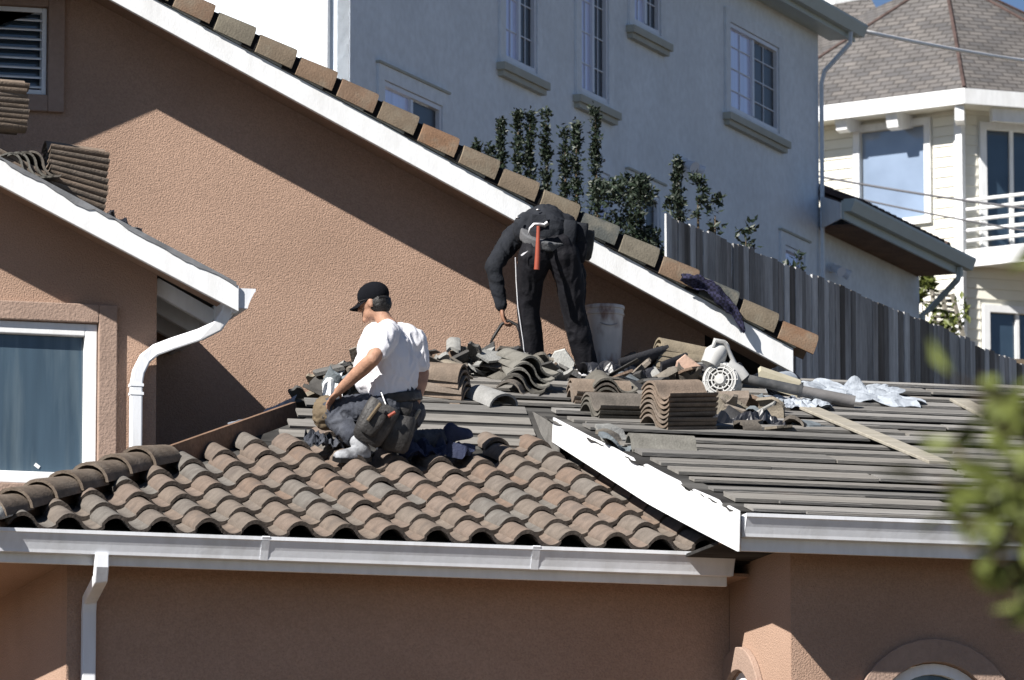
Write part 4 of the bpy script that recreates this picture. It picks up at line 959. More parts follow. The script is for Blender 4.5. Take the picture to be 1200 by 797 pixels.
part('tool_handle', MB().tube([J(455, 488, -.24), J(463, 483, -.23)], .011, 8), 'orange', tb, smooth=True)
part('buckle', MB().tube([J(446, 458, -.16), J(452, 474, -.2)], .006, 6), 'steel', tb, smooth=True)
# nailer-like hand tool in the right hand
o = tag(link('hand_tool', MB().tube([J(480, 497, .0), J(486, 490, .0), J(492, 480, -.02)], [.012, .014, .011], 8).mesh('hand_tool', True), 'wood'), "wooden-handled hand tool gripped in the kneeling worker's right hand", 'tool')
cr_ = crumple('rag', 0, 0, .22, .2, .09, 61, frame(onL(378, 524, .085), V((1, 0, 0)), V((0, 1, T1))), 'jeans', 18, 14, ragged=.3)
tag(cr_, "blue-grey rag bunched on the tiles under the kneeling worker's knee", 'rag')
cr_ = crumple('jacket', 0, 0, .46, .30, .09, 65, frame(onL(512, 534, .085), V((1, -.1, .04)), V((.3, 1, T1))), 'navy', 26, 18, ragged=.35)
tag(cr_, "dark navy jacket lying on the tiles by the kneeling worker's right foot", 'jacket')
# ---- bending worker
D0 = depth(onR(690, 444))
b2 = MB()
Rh, Rk, Ra = J(663, 290, -.12), J(672, 364, -.06), J(688, 432, .0)
Lh, Lk, La = J(624, 290, -.12), J(619, 358, -.02), J(625, 427, .05)
pel, bel, chest, nb = J(643, 280, -.12), J(640, 266, .06), J(632, 270, .30), J(624, 288, .46)
limb(b2, [(pel + FW * .04, .10), (bel, .11), (chest, .115), (nb, .065)])
hc = J(620, 308, .54); fdir = (V((FW.x, FW.y, 0)) * .3 - UPZ).normalized(); hs_ = RT.copy(); hu = hs_.cross(fdir)
H3 = Matrix((hs_, fdir, hu)).transposed().to_4x4(); HP = lambda x, y, z: hc + hs_ * x + fdir * y + hu * z
limb(b2, [(nb, .06), (hc, .06)]); b2.ell(hc, (.075, .095, .11), H3); b2.ell(HP(0, .1, -.02), (.014, .02, .022), H3, 8, 6)
for sx_ in (-1, 1): b2.ell(HP(.076 * sx_, 0, -.01), (.012, .022, .034), H3, 10, 6)
Ls, Le, Lw = J(601, 279, .36), J(578, 312, .20), J(588, 362, .16)
Rs, Re, Rw = J(656, 279, .38), J(676, 322, .36), J(678, 366, .34)
limb(b2, [(chest, .1), (Ls, .06), (Le, .042), (Lw, .029)]); limb(b2, [(chest, .1), (Rs, .06), (Re, .042), (Rw, .029)])
hand(b2, Lw, V((0, 0, -1)) + RT * .15, RT, 1.0, .9, 1); hand(b2, Rw, V((0, 0, -1)), -RT, 1.0, .9, -1)
limb(b2, [(Rh + FW * .04, .06), (Rk, .045), (Ra, .038)]); limb(b2, [(Lh + FW * .04 + RT * .03, .06), (Lk, .045), (La, .038)])
sp_ = blob('person', b2, 'skin2', None, .0075, 4)
tag(sp_, 'worker in dark jacket and black track pants bending over by the wall', 'person')
hm = MB(); hm.ell(HP(0, -.02, .02), (.084, .1, .105), H3); blob('hair', hm, 'hair', sp_, .008, 3)
jk = MB()
limb(jk, [(J(643, 271, -.09), .145), (J(640, 264, .04), .152), (J(632, 267, .22), .155), (J(628, 276, .36), .13)])
jk.ell(J(622, 268, .02), (.13, .13, .13)); jk.ell(J(660, 268, .02), (.11, .11, .11))
limb(jk, [(J(616, 272, .3), .11), (Ls, .084), (Ls.lerp(Le, .5), .070), (Le, .062), (Le.lerp(Lw, .4), .055), (Le.lerp(Lw, .92), .043)])
limb(jk, [(J(645, 276, .32), .11), (Rs, .092), (Re, .07), (Re.lerp(Rw, .9), .047)])
blob('jacket', jk, 'jacket', sp_, .009, 8, .006, (16, 16, 10), 5)
tp = MB()
limb(tp, [(J(631, 288, -.12), .118), (J(656, 288, -.12), .118)])
limb(tp, [(J(628, 300, -.12), .125), (Lh.lerp(Lk, .5), .102), (Lk, .082), (Lk.lerp(La, .5), .084), (La + UPZ * .0, .08)])
limb(tp, [(J(660, 300, -.12), .122), (Rh.lerp(Rk, .5), .102), (Rk, .084), (Rk.lerp(Ra, .5), .085), (Ra + UPZ * .03, .075)])
blob('track_pants', tp, 'pants', sp_, .009, 8, .006, (14, 14, 4), 9)
for pts_, rr_ in (((J(604, 302, -.14), J(605, 330, -.08), J(607, 360, -.08), J(613, 400, -.05), J(615, 420, -.03)), .004),):
    part('side_stripe', MB().tube(pts_, [rr_] * len(pts_), 6), 'stripe', sp_, smooth=True)
for (h_, t_) in ((J(690, 446, -.03), J(682, 446, .24)), (J(631, 437, .02), J(626, 438, .28))):
    z_ = zR(h_.y); h_.z = z_ + .045; t_.z = zR(t_.y) + .045
    s1 = MB(); shoe(s1, h_, t_, nr, .048, .08); s_o = blob('shoe', s1, 'black', sp_, .007, 3)
    part('sole', sole(h_, t_, nr, .052, .025), 'stripe', s_o)
# belt, pouches, hammer
bw = MB(); cc = J(643, 273, -.1); aw = (UPZ * .75 + V((0, -.5, 0))).normalized()
def ring2(c, rx, ry, axis, n=24):
    axis = V(axis).normalized(); a = (RT - axis * RT.dot(axis)).normalized(); b = axis.cross(a)
    return [c + a * rx * cos(t) + b * ry * sin(t) for t in (2 * pi * i / n for i in range(n))]
bw.loft([ring2(cc + aw * -.07, .205, .182, aw), ring2(cc + aw * .0, .205, .182, aw)])
tb2 = blob('tool_belt', bw, 'beltcloth', sp_, .01, 2)
for (a, b, c_, w_, h_, m_) in ((669, 261, -.16, .10, .19, 'jacket'), (682, 264, -.10, .10, .15, 'jacket'), (687, 272, -.02, .13, .22, 'leather'), (676, 284, -.1, .16, .17, 'pants')):
    pouch(J(a, b - 3, c_), 0, 0, w_, h_, .07, radians(-6), tb2, m_)
for (a, b) in ((607, 255), (631, 246)):
    part('clip', MB().ell(J(a, b, -.14), (.018, .010, .010), None, 8, 6), 'steel', tb2, smooth=True)
part('patch', MB().box((-.05, -.004, -.04), (.05, .004, .04), Matrix.Translation(J(632, 258, -.24)) @ Rz(-YAW)), 'jacket', tb2)
part('emblem', MB().prism([J(610, 299, -.262), J(613, 296.5, -.262), J(619, 294, -.262), J(614, 298.3, -.262), J(611.5, 300, -.262)], FW * .004), 'stripe', sp_)
hmz = -.335
hmr = thing('hammer', "orange-handled hammer hanging from the back of the bending worker's belt", 'hammer', J(630, 290, hmz))
part('handle', MB().tube([J(631, 265, hmz + .0), J(630.5, 280, hmz - .01), J(630, 298, hmz - .02), J(629, 316, hmz - .03)], [.013, .015, .019, .021], 10, 1.0, V((0, 1, 0))), 'orange', hmr, smooth=True)
part('head', MB().tube([J(622, 268, hmz + .03), J(626, 263, hmz + .03), J(633, 263, hmz + .03), J(638, 264, hmz + .03), J(642, 261, hmz + .03)], [.006, .014, .016, .017, .018], 10), 'steel', hmr, smooth=True)
part('claw', MB().tube([J(626, 263, hmz + .03), J(621, 268, hmz + .02), J(619, 275, hmz + .02)], [.014, .01, .004], 8), 'steel', hmr, smooth=True)
# pry bar in the left hand
o = tag(link('pry_bar', MB().tube([J(575, 402, .10), J(579, 394, .12), J(588, 380, .14), J(596, 376, .14), J(606, 381, .12), J(610, 392, .1), J(611, 404, .08)], [.008, .011, .012, .012, .012, .011, .008], 8).mesh('pry_bar', True), 'black'), "black bent pry bar in the bending worker's left hand", 'pry bar')
# ------------------------------------------------------------------ wooden fence behind the roof
th_ = radians(50); FD = V((cos(th_), sin(th_), 0)); FN = V((sin(th_), -cos(th_), 0)); FO = pt(780, 251, 56); ZF = FO.z
fence = thing('wooden_fence', 'weathered grey wooden board fence beyond the stripped roof ridge', 'fence', (FO.x, FO.y, ZF - 2.3))
rg = random.Random(4); s = 0.; i = 0
me_b = []
for k_ in range(6):
    ww = (.135, .14, .12, .145, .13, .14)[k_]
    me_b.append((MB().box((.003, -.009, -2.3), (ww - .003, .009, rg.uniform(-.012, .012))).mesh('board'), ww))
    me_b[-1][0].materials.append(M['fence'])
while s < 10.6:
    me_, ww = rg.choice(me_b); st_ = -.035 if s > 7.62 else 0
    z_ = ZF + st_ + rg.uniform(-.015, .015)
    mx = frame(FO + FD * s + V((0, 0, z_ - ZF)) + FN * rg.uniform(-.006, .006), FD, -FN)
    mx = Matrix.Translation(FO + FD * s + V((0, 0, z_ - ZF)) + FN * rg.uniform(-.006, .008)) @ Rz(th_ + rg.uniform(-.03, .03)) @ Matrix.Rotation(rg.uniform(-.006, .006), 4, 'Y')
    o = place('board', me_, mx, None, fence); s += ww + rg.uniform(0, .006); i += 1
for z_ in (-.35, -1.1, -1.9): part('rail', MB().bar(FO + FD * .6 - FN * .04 + UPZ * z_, FO + FD * 10.6 - FN * .04 + UPZ * z_, .04, .09), 'fence', fence)
# ------------------------------------------------------------------ grey house
tg = radians(52); GD = V((cos(tg), sin(tg), 0)); GN = V((sin(tg), -cos(tg), 0)); GO = pt(410, 50, 65); GB = GO.z; GO = V((GO.x, GO.y, 0))
def gs(px, py, off=0.):
    p = hit(px, py, GN, GN.dot(GO) + off); return (p - GO).dot(GD), p.z
GLN = gs(959, 100)[0]; GTOP = gs(935, 20)[1] + .55; GBOT = 2.5
grey = thing('grey_house', 'tall grey stucco house standing in shade beyond the fence', 'house', (GO.x, GO.y, GBOT))
wins = []
def gwin(xl, xr, yb, yt=None, h=None):
    s0, z0 = gs(xl, yb); s1 = gs(xr, yb)[0]; z1 = gs(xl, yt)[1] if yt is not None else z0 + h
    wins.append((s0, z0, s1, z1)); return wins[-1]
W1 = gwin(590, 627, 69, h=1.75); W2 = gwin(679, 711, 107, h=2.1); W3 = gwin(741, 772, 26, h=1.3); W4 = gwin(854, 911, 128, yt=26)
s5, z5 = gs(448, 94); s5b = gs(516, 94)[0]; W5 = (s5, z5 - 1.1, s5b, z5); wins.append(W5)
s6, z6 = gs(739, 217); s6b = gs(771, 217)[0]; W6 = (s6, z6 - 1.3, s6b, z6); wins.append(W6)
s8, z8 = gs(918, 287); s8b = gs(941, 287)[0]; W8 = (s8, z8 - .45, s8b, z8); wins.append(W8)
s9, z9 = gs(699, 200); s9b = gs(712, 200)[0]; W9 = (s9, z9 - .9, s9b, z9); wins.append(W9)
wgr = part('wall', wall(rect(0, GBOT, GLN, GTOP), [rect(*w_) for w_ in wins], GO, GD, GN, .14), 'greystucco', grey)
GL = V((-sin(tg), cos(tg), 0)); GLNn = V((-cos(tg), -sin(tg), 0))
part('wall', wall([(0.002, GBOT), (12, GBOT), (12, GTOP + 2), (.002, GTOP + 2)], [], GO, GL, GLNn, .14), 'greystucco', grey)
part('wall', MB().hexa([GO + GD * GLN + UPZ * GBOT - GN * .15, GO + GD * GLN + UPZ * GBOT - GN * 12, GO + GD * GLN + UPZ * GTOP - GN * 12, GO + GD * GLN + UPZ * GTOP - GN * .15], [p - GD * .14 for p in (GO + GD * GLN + UPZ * GBOT - GN * .15, GO + GD * GLN + UPZ * GBOT - GN * 12, GO + GD * GLN + UPZ * GTOP - GN * 12, GO + GD * GLN + UPZ * GTOP - GN * .15)]), 'greystucco', grey)
def gwindow(w_, rows, cols, sill=True, dark=1, single=False, trimtop=False):
    s0, z0, s1, z1 = w_
    wo_ = part('window', ringrect(s0 + .003, z0 + .003, s1 - .003, z1 - .003, .045, GO, GD, GN, .08, .012), 'vinyl', grey)
    mid = (s0 + s1) / 2
    if not single: part('mullion', slab(GO, GD, GN, mid - .03, z0 + .063, mid + .03, z1 - .063, .07, .004), 'vinyl', wo_)
    for (a, b, dk_) in (((s0 + .06, s1 - .06, 0),) if single else ((s0 + .06, mid - .03, 0), (mid + .03, s1 - .06, dark))):
        part('pane', slab(GO, GD, GN, a, z0 + .06, b, z1 - .06, .05, -.03), 'glass_dark' if dk_ else 'glass_pale', wo_)
        for r in range(1, rows): part('muntin', slab(GO, GD, GN, a, z0 + (z1 - z0) * r / rows - .006, b, z0 + (z1 - z0) * r / rows + .006, .029, -.016), 'vinyl', wo_)
        for c in range(1, cols): part('muntin', slab(GO, GD, GN, a + (b - a) * c / cols - .006, z0 + .06, a + (b - a) * c / cols + .006, z1 - .06, .0285, -.017), 'vinyl', wo_)
    part('window_trim', ringrect(s0 - .15, z0 - .15, s1 + .15, z1 + .15, .146, GO, GD, GN, -.001, .03), 'greystucco', grey)
    if sill:
        m_ = slab(GO, GD, GN, s0 - .2, z0 - .15, s1 + .2, z0 - .07, -.001, .10); q_ = slab(GO, GD, GN, s0 - .16, z0 - .21, s1 + .16, z0 - .151, -.001, .07)
        m_.add(q_.v, q_.f); part('sill', m_, 'sill', grey)
gwindow(W1, 5, 2, dark=1); gwindow(W2, 6, 2, dark=1); gwindow(W3, 4, 2); gwindow(W4, 4, 2); gwindow(W5, 1, 1, sill=False); gwindow(W6, 1, 1, sill=False); gwindow(W8, 1, 1, sill=False, single=True); gwindow(W9, 1, 1, sill=False, single=True)
for w_ in (W6, W8, W5): part('drip_cap', slab(GO, GD, GN, w_[0] - .17, w_[3] + .152, w_[2] + .17, w_[3] + .175, -.001, .05), 'sill', grey)
# eave of the grey house
OV = .3
ge_s, ge_z = gs(1000, 48, OV); 
def gp(s, z, off): return GO + GD * s + UPZ * z + GN * off
part('eave_soffit', MB().hexa([gp(-.3, ge_z + .02, OV), gp(ge_s - .02, ge_z + .02, OV), gp(ge_s - .02, ge_z + .06, OV), gp(-.3, ge_z + .06, OV)], [gp(-.3, ge_z + .02, .001), gp(ge_s - .02, ge_z + .02, .001), gp(ge_s - .02, ge_z + .06, .001), gp(-.3, ge_z + .06, .001)]), 'greytrim', grey)
part('fascia', MB().hexa([gp(-.3, ge_z - .02, OV), gp(ge_s - .02, ge_z - .02, OV), gp(ge_s - .02, ge_z + .2, OV), gp(-.3, ge_z + .2, OV)], [p + GN * .03 for p in (gp(-.3, ge_z - .02, OV), gp(ge_s - .02, ge_z - .02, OV), gp(ge_s - .02, ge_z + .2, OV), gp(-.3, ge_z + .2, OV))]), 'greytrim', grey)
def ggutter(s0, s1, z, off):
    pr = [(0, 0), (0, -.15), (.09, -.15), (.11, -.1), (.14, -.03), (.14, 0)]
    return MB().loft([[gp(s_, z + b, off + a) for a, b in pr] for s_ in (s0, s1)])
part('gutter', ggutter(-.3, ge_s + .05, ge_z + .19, OV + .03), 'greytrim', grey)
part('downspout', MB().rtube([gp(ge_s - .35, ge_z + .05, OV + .09), gp(ge_s - .35, ge_z - .1, OV + .08), gp(GLN - .06, ge_z - .45, .1), gp(GLN - .06, ge_z - .6, .06), gp(GLN - .06, GBOT, .06)], .045, .04, GN), 'greystucco', grey)
rf = MB().hexa([gp(-.4, ge_z + .2, OV + .05), gp(ge_s + .02, ge_z + .2, OV + .05), gp(ge_s + .02, ge_z + .26, OV + .05), gp(-.4, ge_z + .26, OV + .05)], [gp(-.4, ge_z + 1.5, -5), gp(ge_s - 4, ge_z + 1.5, -5), gp(ge_s - 4, ge_z + 1.56, -5), gp(-.4, ge_z + 1.56, -5)])
part('roof', rf, 'darkroof', grey)
# pipe at the lit corner face
part('downspout', MB().rtube([GO + GL * .25 + GLNn * .05 + UPZ * GBOT, GO + GL * .25 + GLNn * .05 + UPZ * (GTOP + 1)], .08, .07, GLNn), 'white', grey)
# low extension with pent roof
XE0, XE1 = GLN - .02, gs(1079, 340)[0]
es0, ez0 = gs(986, 262, .55); es1, ez1 = gs(1126, 316, .55); ez = (ez0 + ez1) / 2 + .0
part('extension_wall', MB().hexa([gp(XE0 + .03, GBOT, -.02), gp(XE1, GBOT, -.02), gp(XE1, ez + .3, -.02), gp(XE0 + .03, ez + .3, -.02)], [gp(XE0 + .03, GBOT, -3.), gp(XE1, GBOT, -3.), gp(XE1, ez + .3, -3.), gp(XE0 + .03, ez + .3, -3.)]), 'greystucco', grey)
part('extension_soffit', MB().hexa([gp(XE0 + .03, ez + .02, .55), gp(es1, ez + .02, .55), gp(es1, ez + .06, .55), gp(XE0 + .03, ez + .06, .55)], [gp(XE0 + .03, ez + .02, -.02), gp(es1, ez + .02, -.02), gp(es1, ez + .06, -.02), gp(XE0 + .03, ez + .06, -.02)]), 'hipboard', grey)  # dark brown puts the shade under this eave into the colour
part('extension_fascia', MB().hexa([gp(es0, ez - .02, .55), gp(es1, ez - .02, .55), gp(es1, ez + .2, .55), gp(es0, ez + .2, .55)], [gp(es0, ez - .02, .58), gp(es1, ez - .02, .58), gp(es1, ez + .2, .58), gp(es0, ez + .2, .58)]), 'greytrim', grey)
part('extension_gutter', ggutter(es0, es1 + .1, ez + .22, .58), 'greytrim', grey)
part('eave_return', MB().prism([gp(XE0 + .02, ez + .02, .02), gp(es0 - .02, ez - .02, .56), gp(es0 - .02, ez + .17, .56), gp(XE0 + .02, ez + .42, .02)], GD * -.03), 'white', grey)
part('extension_downspout', MB().rtube([gp(es1 - .25, ez + .06, .62), gp(es1 - .25, ez - .08, .6), gp(XE1 + .12, ez - .35, .1), gp(XE1 + .05, ez - .45, .0), gp(XE1 + .05, GBOT, .0)], .08, .06, GN), 'greytrim', grey)
pr0 = .42
ext = part('extension_roof', MB().hexa([gp(XE0 + .0, ez + .2, .5), gp(es1, ez + .2, .5), gp(es1, ez + .25, .5), gp(XE0, ez + .25, .5)], [gp(XE0, ez + .2 + .38, -.4), gp(es1 - .8, ez + .2 + .38, -.4), gp(es1 - .8, ez + .25 + .38, -.4), gp(XE0, ez + .25 + .38, -.4)]), 'darkroof', grey)
me_dt = barrel_mesh('dark_tile', .5, .11, .1, .02, 6, 0, pi, .8); me_dt.materials.append(M['darkroof'])
s = XE0 + .1
dS = V((-GN.x, -GN.y, .42)).normalized()
while s < es1 - .35:
    for k_ in range(2):
        if s > es1 - .9 and k_: continue
        place('tile', me_dt, frame(gp(s, ez + .27 + .17 * k_, .52 - .40 * k_), GD, dS), None, ext)
    s += .23
# wall lights
for (px, py, nm) in ((800, 192, 'small pale floodlight on the upper wall of the grey house'), (974, 314, 'small pale floodlight low on the grey house extension')):
    s_, z_ = gs(px, py)
    o = thing('floodlight', nm, 'light', gp(s_, z_, .02))
    off = -.02 if px > 960 else 0.
    part('bracket', MB().box((-.05, -.05, -.05), (.05, .05, .05), Matrix.Translation(gp(s_, z_, .03 + off)) @ Rz(tg)), 'vinyl', o)
    for k_ in (-1, 1): part('lamp_head', MB().tube([gp(s_ + .05 * k_, z_, .06 + off), gp(s_ + .14 * k_, z_ - .08, .2 + off)], [.035, .065], 12), 'vinyl', o, smooth=True)
# ------------------------------------------------------------------ cream house with turret
DB = 100.; tb_ = radians(-50); BD = V((-cos(tb_), -sin(tb_), 0)); BN = V((-.766, -.643, 0)); B1 = pt(1130, 103, DB)
BE2 = V((cos(radians(5)), sin(radians(5)), 0)); BN2 = V((sin(radians(5)), -cos(radians(5)), 0))
BW = pt(1127, 200, DB + .55); BW = V((BW.x, BW.y, 0)); BZ0 = 5.5; ZE = B1.z
cream = thing('cream_house', 'cream clapboard house with white trim and shingled turret roof beyond', 'house', (BW.x, BW.y, BZ0))
def bs(px, py, off=0.):
    p = hit(px, py, BN, BN.dot(BW) + off); return (p - BW).dot(BD), p.z
def bs2(px, py, off=0.):
    p = hit(px, py, BN2, BN2.dot(BW) + off); return (p - BW).dot(BE2), p.z
DK = pt(1129, 311, DB).z; DKT = pt(1129, 290, DB).z
def bwin(px0, px1, pyt, pyb, f):
    s0, z1 = f(px0, pyt); s1, _ = f(px1, pyt); _, z0 = f((px0 + px1) / 2, pyb); return (min(s0, s1), z0, max(s0, s1), z1)
V1 = bwin(1009, 1085, 156, 258, bs)
V2 = bwin(1154, 1215, 152, 292, bs2)
V3 = bwin(1158, 1225, 366, 450, bs2)
part('wall', wall(rect(0, BZ0, 6, ZE - .1), [rect(*V1)], BW, BD, BN, .2), 'siding', cream)
part('wall', wall(rect(.01, BZ0, 7, ZE - .1), [rect(*V2), rect(*V3)], BW, BE2, BN2, .2), 'siding', cream)
# lap siding boards, one long board per course, with the windows cut out
def siding(s0, s1, win, O, A, Nn):
    z = BZ0; 
    while z < ZE - .25:
        segs = [(s0, s1)]
        for w_ in win:
            if z + .16 > w_[1] - .14 and z < w_[3] + .14:
                segs = [q for a, b in segs for q in ((a, min(b, w_[0] - .14)), (max(a, w_[2] + .14), b)) if q[1] - q[0] > .05]
        for a, b in segs:
            P_ = lambda s_, z_, o_: O + A * s_ + UPZ * z_ + Nn * o_
            if z > 9: part('clapboard', MB().hexa([P_(a, z, .002), P_(b, z, .002), P_(b, z + .158, .002), P_(a, z + .158, .002)], [P_(a, z, .03), P_(b, z, .03), P_(b, z + .158, .008), P_(a, z + .158, .008)]), 'siding', wl)
        z += .16
wl = part('corner_board', MB().hexa([BW + UPZ * BZ0 + BN * .002 + BD * -.02, BW + UPZ * BZ0 + BN * .002 + BD * .1, BW + UPZ * (ZE - .1) + BN * .002 + BD * .1, BW + UPZ * (ZE - .1) + BN * .002 + BD * -.02], [p + BN * .06 for p in (BW + UPZ * BZ0 + BD * -.02, BW + UPZ * BZ0 + BD * .1, BW + UPZ * (ZE - .1) + BD * .1, BW + UPZ * (ZE - .1) + BD * -.02)]), 'white', cream)
siding(.11, 5.9, [V1], BW, BD, BN); siding(.06, 3.2, [V2, V3], BW, BE2, BN2)
def bwindow(w_, O, A, Nn, glass, mull=False):
    s0, z0, s1, z1 = w_
    wo_ = part('window', ringrect(s0 - .11, z0 - .11, s1 + .11, z1 + .11, .11, O, A, Nn, -.003, .07), 'white', cream)
    part('pane', slab(O, A, Nn, s0, z0, s1, z1, .06, -.03), glass, wo_)
    if mull: part('mullion', slab(O, A, Nn, (s0 + s1) / 2 - .03, z0, (s0 + s1) / 2 + .03, z1, .029, .02), 'white', wo_)
M['skyglass'] = mat('painted_sky_glass', (.22, .28, .38), .04, .25, .8, spec=1.0)  # sky reflection partly painted into the base colour
bwindow(V1, BW, BD, BN, 'skyglass'); bwindow(V2, BW, BE2, BN2, 'glass', True); bwindow(V3, BW, BE2, BN2, 'glass', True)
# eave polygon, fascia, roof
EP = [B1 + BD * 5.6 + V((-1.2, 4.5, 0)), B1 + BD * 4.3, B1, B1 + BE2 * 3.6, B1 + BE2 * 5.6 + V((1.2, 2.4, 0)), B1 + V((3, 9, 0))]
for e in EP: e.z = ZE
fh = .24
for a, b, Nn in ((EP[0], EP[1], (EP[1] - EP[0]).cross(UPZ)), (EP[1], EP[2], BN), (EP[2], EP[3], BN2), (EP[3], EP[4], (EP[4] - EP[3]).cross(UPZ))):
    Nn = V(Nn).normalized()
    if Nn.dot(CAM - a) < 0: Nn = -Nn
    q_ = [a - UPZ * fh, b - UPZ * fh, b, a]
    part('fascia', MB().hexa([p - Nn * .05 for p in q_], q_), 'white', cream)
part('soffit', MB().prism([e - UPZ * .2 + (V((B1.x + 2, B1.y + 4, ZE)) - e) * .01 for e in EP], V((0, 0, .04))), 'siding', cream)
apx = pt(1107, -27, DB + 3.2)
me = bpy.data.meshes.new('roof'); vs = [tuple(e + UPZ * .005) for e in EP] + [tuple(apx)]
fs = [(i, (i + 1) % len(EP), len(EP)) for i in range(len(EP))]
me.from_pydata(vs, [], fs); uvl = me.uv_layers.new(name='UVMap')
for p in me.polygons:
    a, b, c = [me.vertices[i].co for i in p.vertices]; ud = (b - a).normalized(); n_ = (b - a).cross(c - a).normalized(); vd = n_.cross(ud)
    for li in p.loop_indices:
        c_ = me.vertices[me.loops[li].vertex_index].co - a; uvl.data[li].uv = (c_.dot(ud), c_.dot(vd))
roofB = link('roof', me, 'shingle', cream); WI[roofB.name] = Matrix.Identity(4)
for e in EP[1:5]: part('hip_cap', MB().tube([e + UPZ * .01, apx + UPZ * .01], .03, 6), 'darkroof', roofB)
# second roof wing on the left behind
r0, r1, r2, r3 = pt(940, 12, DB + 8), pt(1020, -3, DB + 8), pt(1075, 95, DB + 5), pt(900, 110, DB + 6)
me = bpy.data.meshes.new('rear_roof'); me.from_pydata([tuple(p) for p in (r3, r2, r1, r0)], [], [(0, 1, 2, 3)]); uvl = me.uv_layers.new(name='UVMap')
ud = (r2 - r3).normalized(); vd = ((r2 - r3).cross(r0 - r3)).normalized().cross(ud)
for li in me.polygons[0].loop_indices:
    c_ = me.vertices[me.loops[li].vertex_index].co - r3; uvl.data[li].uv = (c_.dot(ud), c_.dot(vd))
o = link('rear_roof', me, 'shingle', cream); o.modifiers.new('s', 'SOLIDIFY').thickness = .1
part('chimney', MB().box((-.3, -.3, -1.0), (.3, .3, .5), Matrix.Translation(pt(991, 2, DB + 9))), 'white', cream)
# rafter tails
for px, py in ((993, 139), (1053, 136)):
    s_, z_ = bs(px, py, .45); P_ = lambda off, dz: BW + BD * s_ + UPZ * (z_ + dz) + BN * off
    part('rafter_tail', MB().prism([P_(.0, .16), P_(.42, .16), P_(.52, .04), P_(.46, -.17), P_(.34, -.2), P_(.0, -.12)], BD * .2), 'white', cream)
cdir = (BN + BN2).normalized()
part('rafter_tail', MB().bar(BW + UPZ * (ZE - .36), BW + cdir * .6 + UPZ * (ZE - .36), .14, .24), 'white', cream)
part('beam', MB().bar(BW + BE2 * .3 + BN2 * .45 + UPZ * (ZE - .34), BW + BE2 * 4 + BN2 * .45 + UPZ * (ZE - .34), .1, .2), 'white', cream)
# balcony along the continuation of the left face
def bq(s_, z_, off=0.): return BW + BD * s_ + UPZ * z_ + BN * off
part('balcony_fascia', MB().hexa([bq(0, DK, .02), bq(-3, DK, .02), bq(-3, DKT, .02), bq(0, DKT, .02)], [bq(0, DK, .1), bq(-3, DK, .1), bq(-3, DKT, .1), bq(0, DKT, .1)]), 'white', cream)
part('balcony_deck', MB().prism([bq(-.02, DK + .03, .0), bq(-3, DK + .03, .0), bq(-3, DK + .03, -.0) + BE2 * 2.2 + V((0, 1.5, 0)), BW + BE2 * 3 + UPZ * (DK + .03) + BN2 * .05, BW + UPZ * (DK + .03) + BN2 * .05], V((0, 0, .12))), 'siding', cream)
rail = []
for (yy) in (230, 241, 254, 266.5, 279):
    z_ = pt(1133, yy, DB).z; part('railing_bar', MB().tube([bq(-.02, z_, .05), bq(-3, z_, .05)], .028, 8), 'white', cream, smooth=True)
for s_ in (-1.5, -2.9): part('railing_post', MB().bar(bq(s_, DKT, .05), bq(s_, pt(1133, 230, DB).z, .05), .07, .07, BD), 'white', cream)
part('post', MB().bar(bq(-.04, BZ0, .1), bq(-.04, ZE - .35, .1), .11, .11, BD), 'white', cream)
# ------------------------------------------------------------------ overhead wires
def wire(pts, r, label, m):
    P_ = [V(p) for p in pts]; a, b = P_[0], P_[-1]; L_ = [a.lerp(b, t / 20) - UPZ * .05 * 4 * (t / 20) * (1 - t / 20) for t in range(21)]
    tag(link('cable', MB().tube(L_, r, 6).mesh('cable', True), m), label, 'cable')
wire([gp(ge_s + .02, ge_z + .12, OV + .1), pt(1290, 82, 97)], .026, 'white overhead cable leaving the grey house eave corner', 'white')
M['wire'] = mat('dark_wire', (.1, .1, .11), .6, .1, 3)
wire([pt(940, 203, 90), pt(1290, 254, 88)], .018, 'upper dark overhead wire crossing the cream house', 'wire')
wire([pt(940, 218, 90), pt(1290, 284, 88)], .014, 'lower dark overhead wire crossing the cream house window', 'wire')
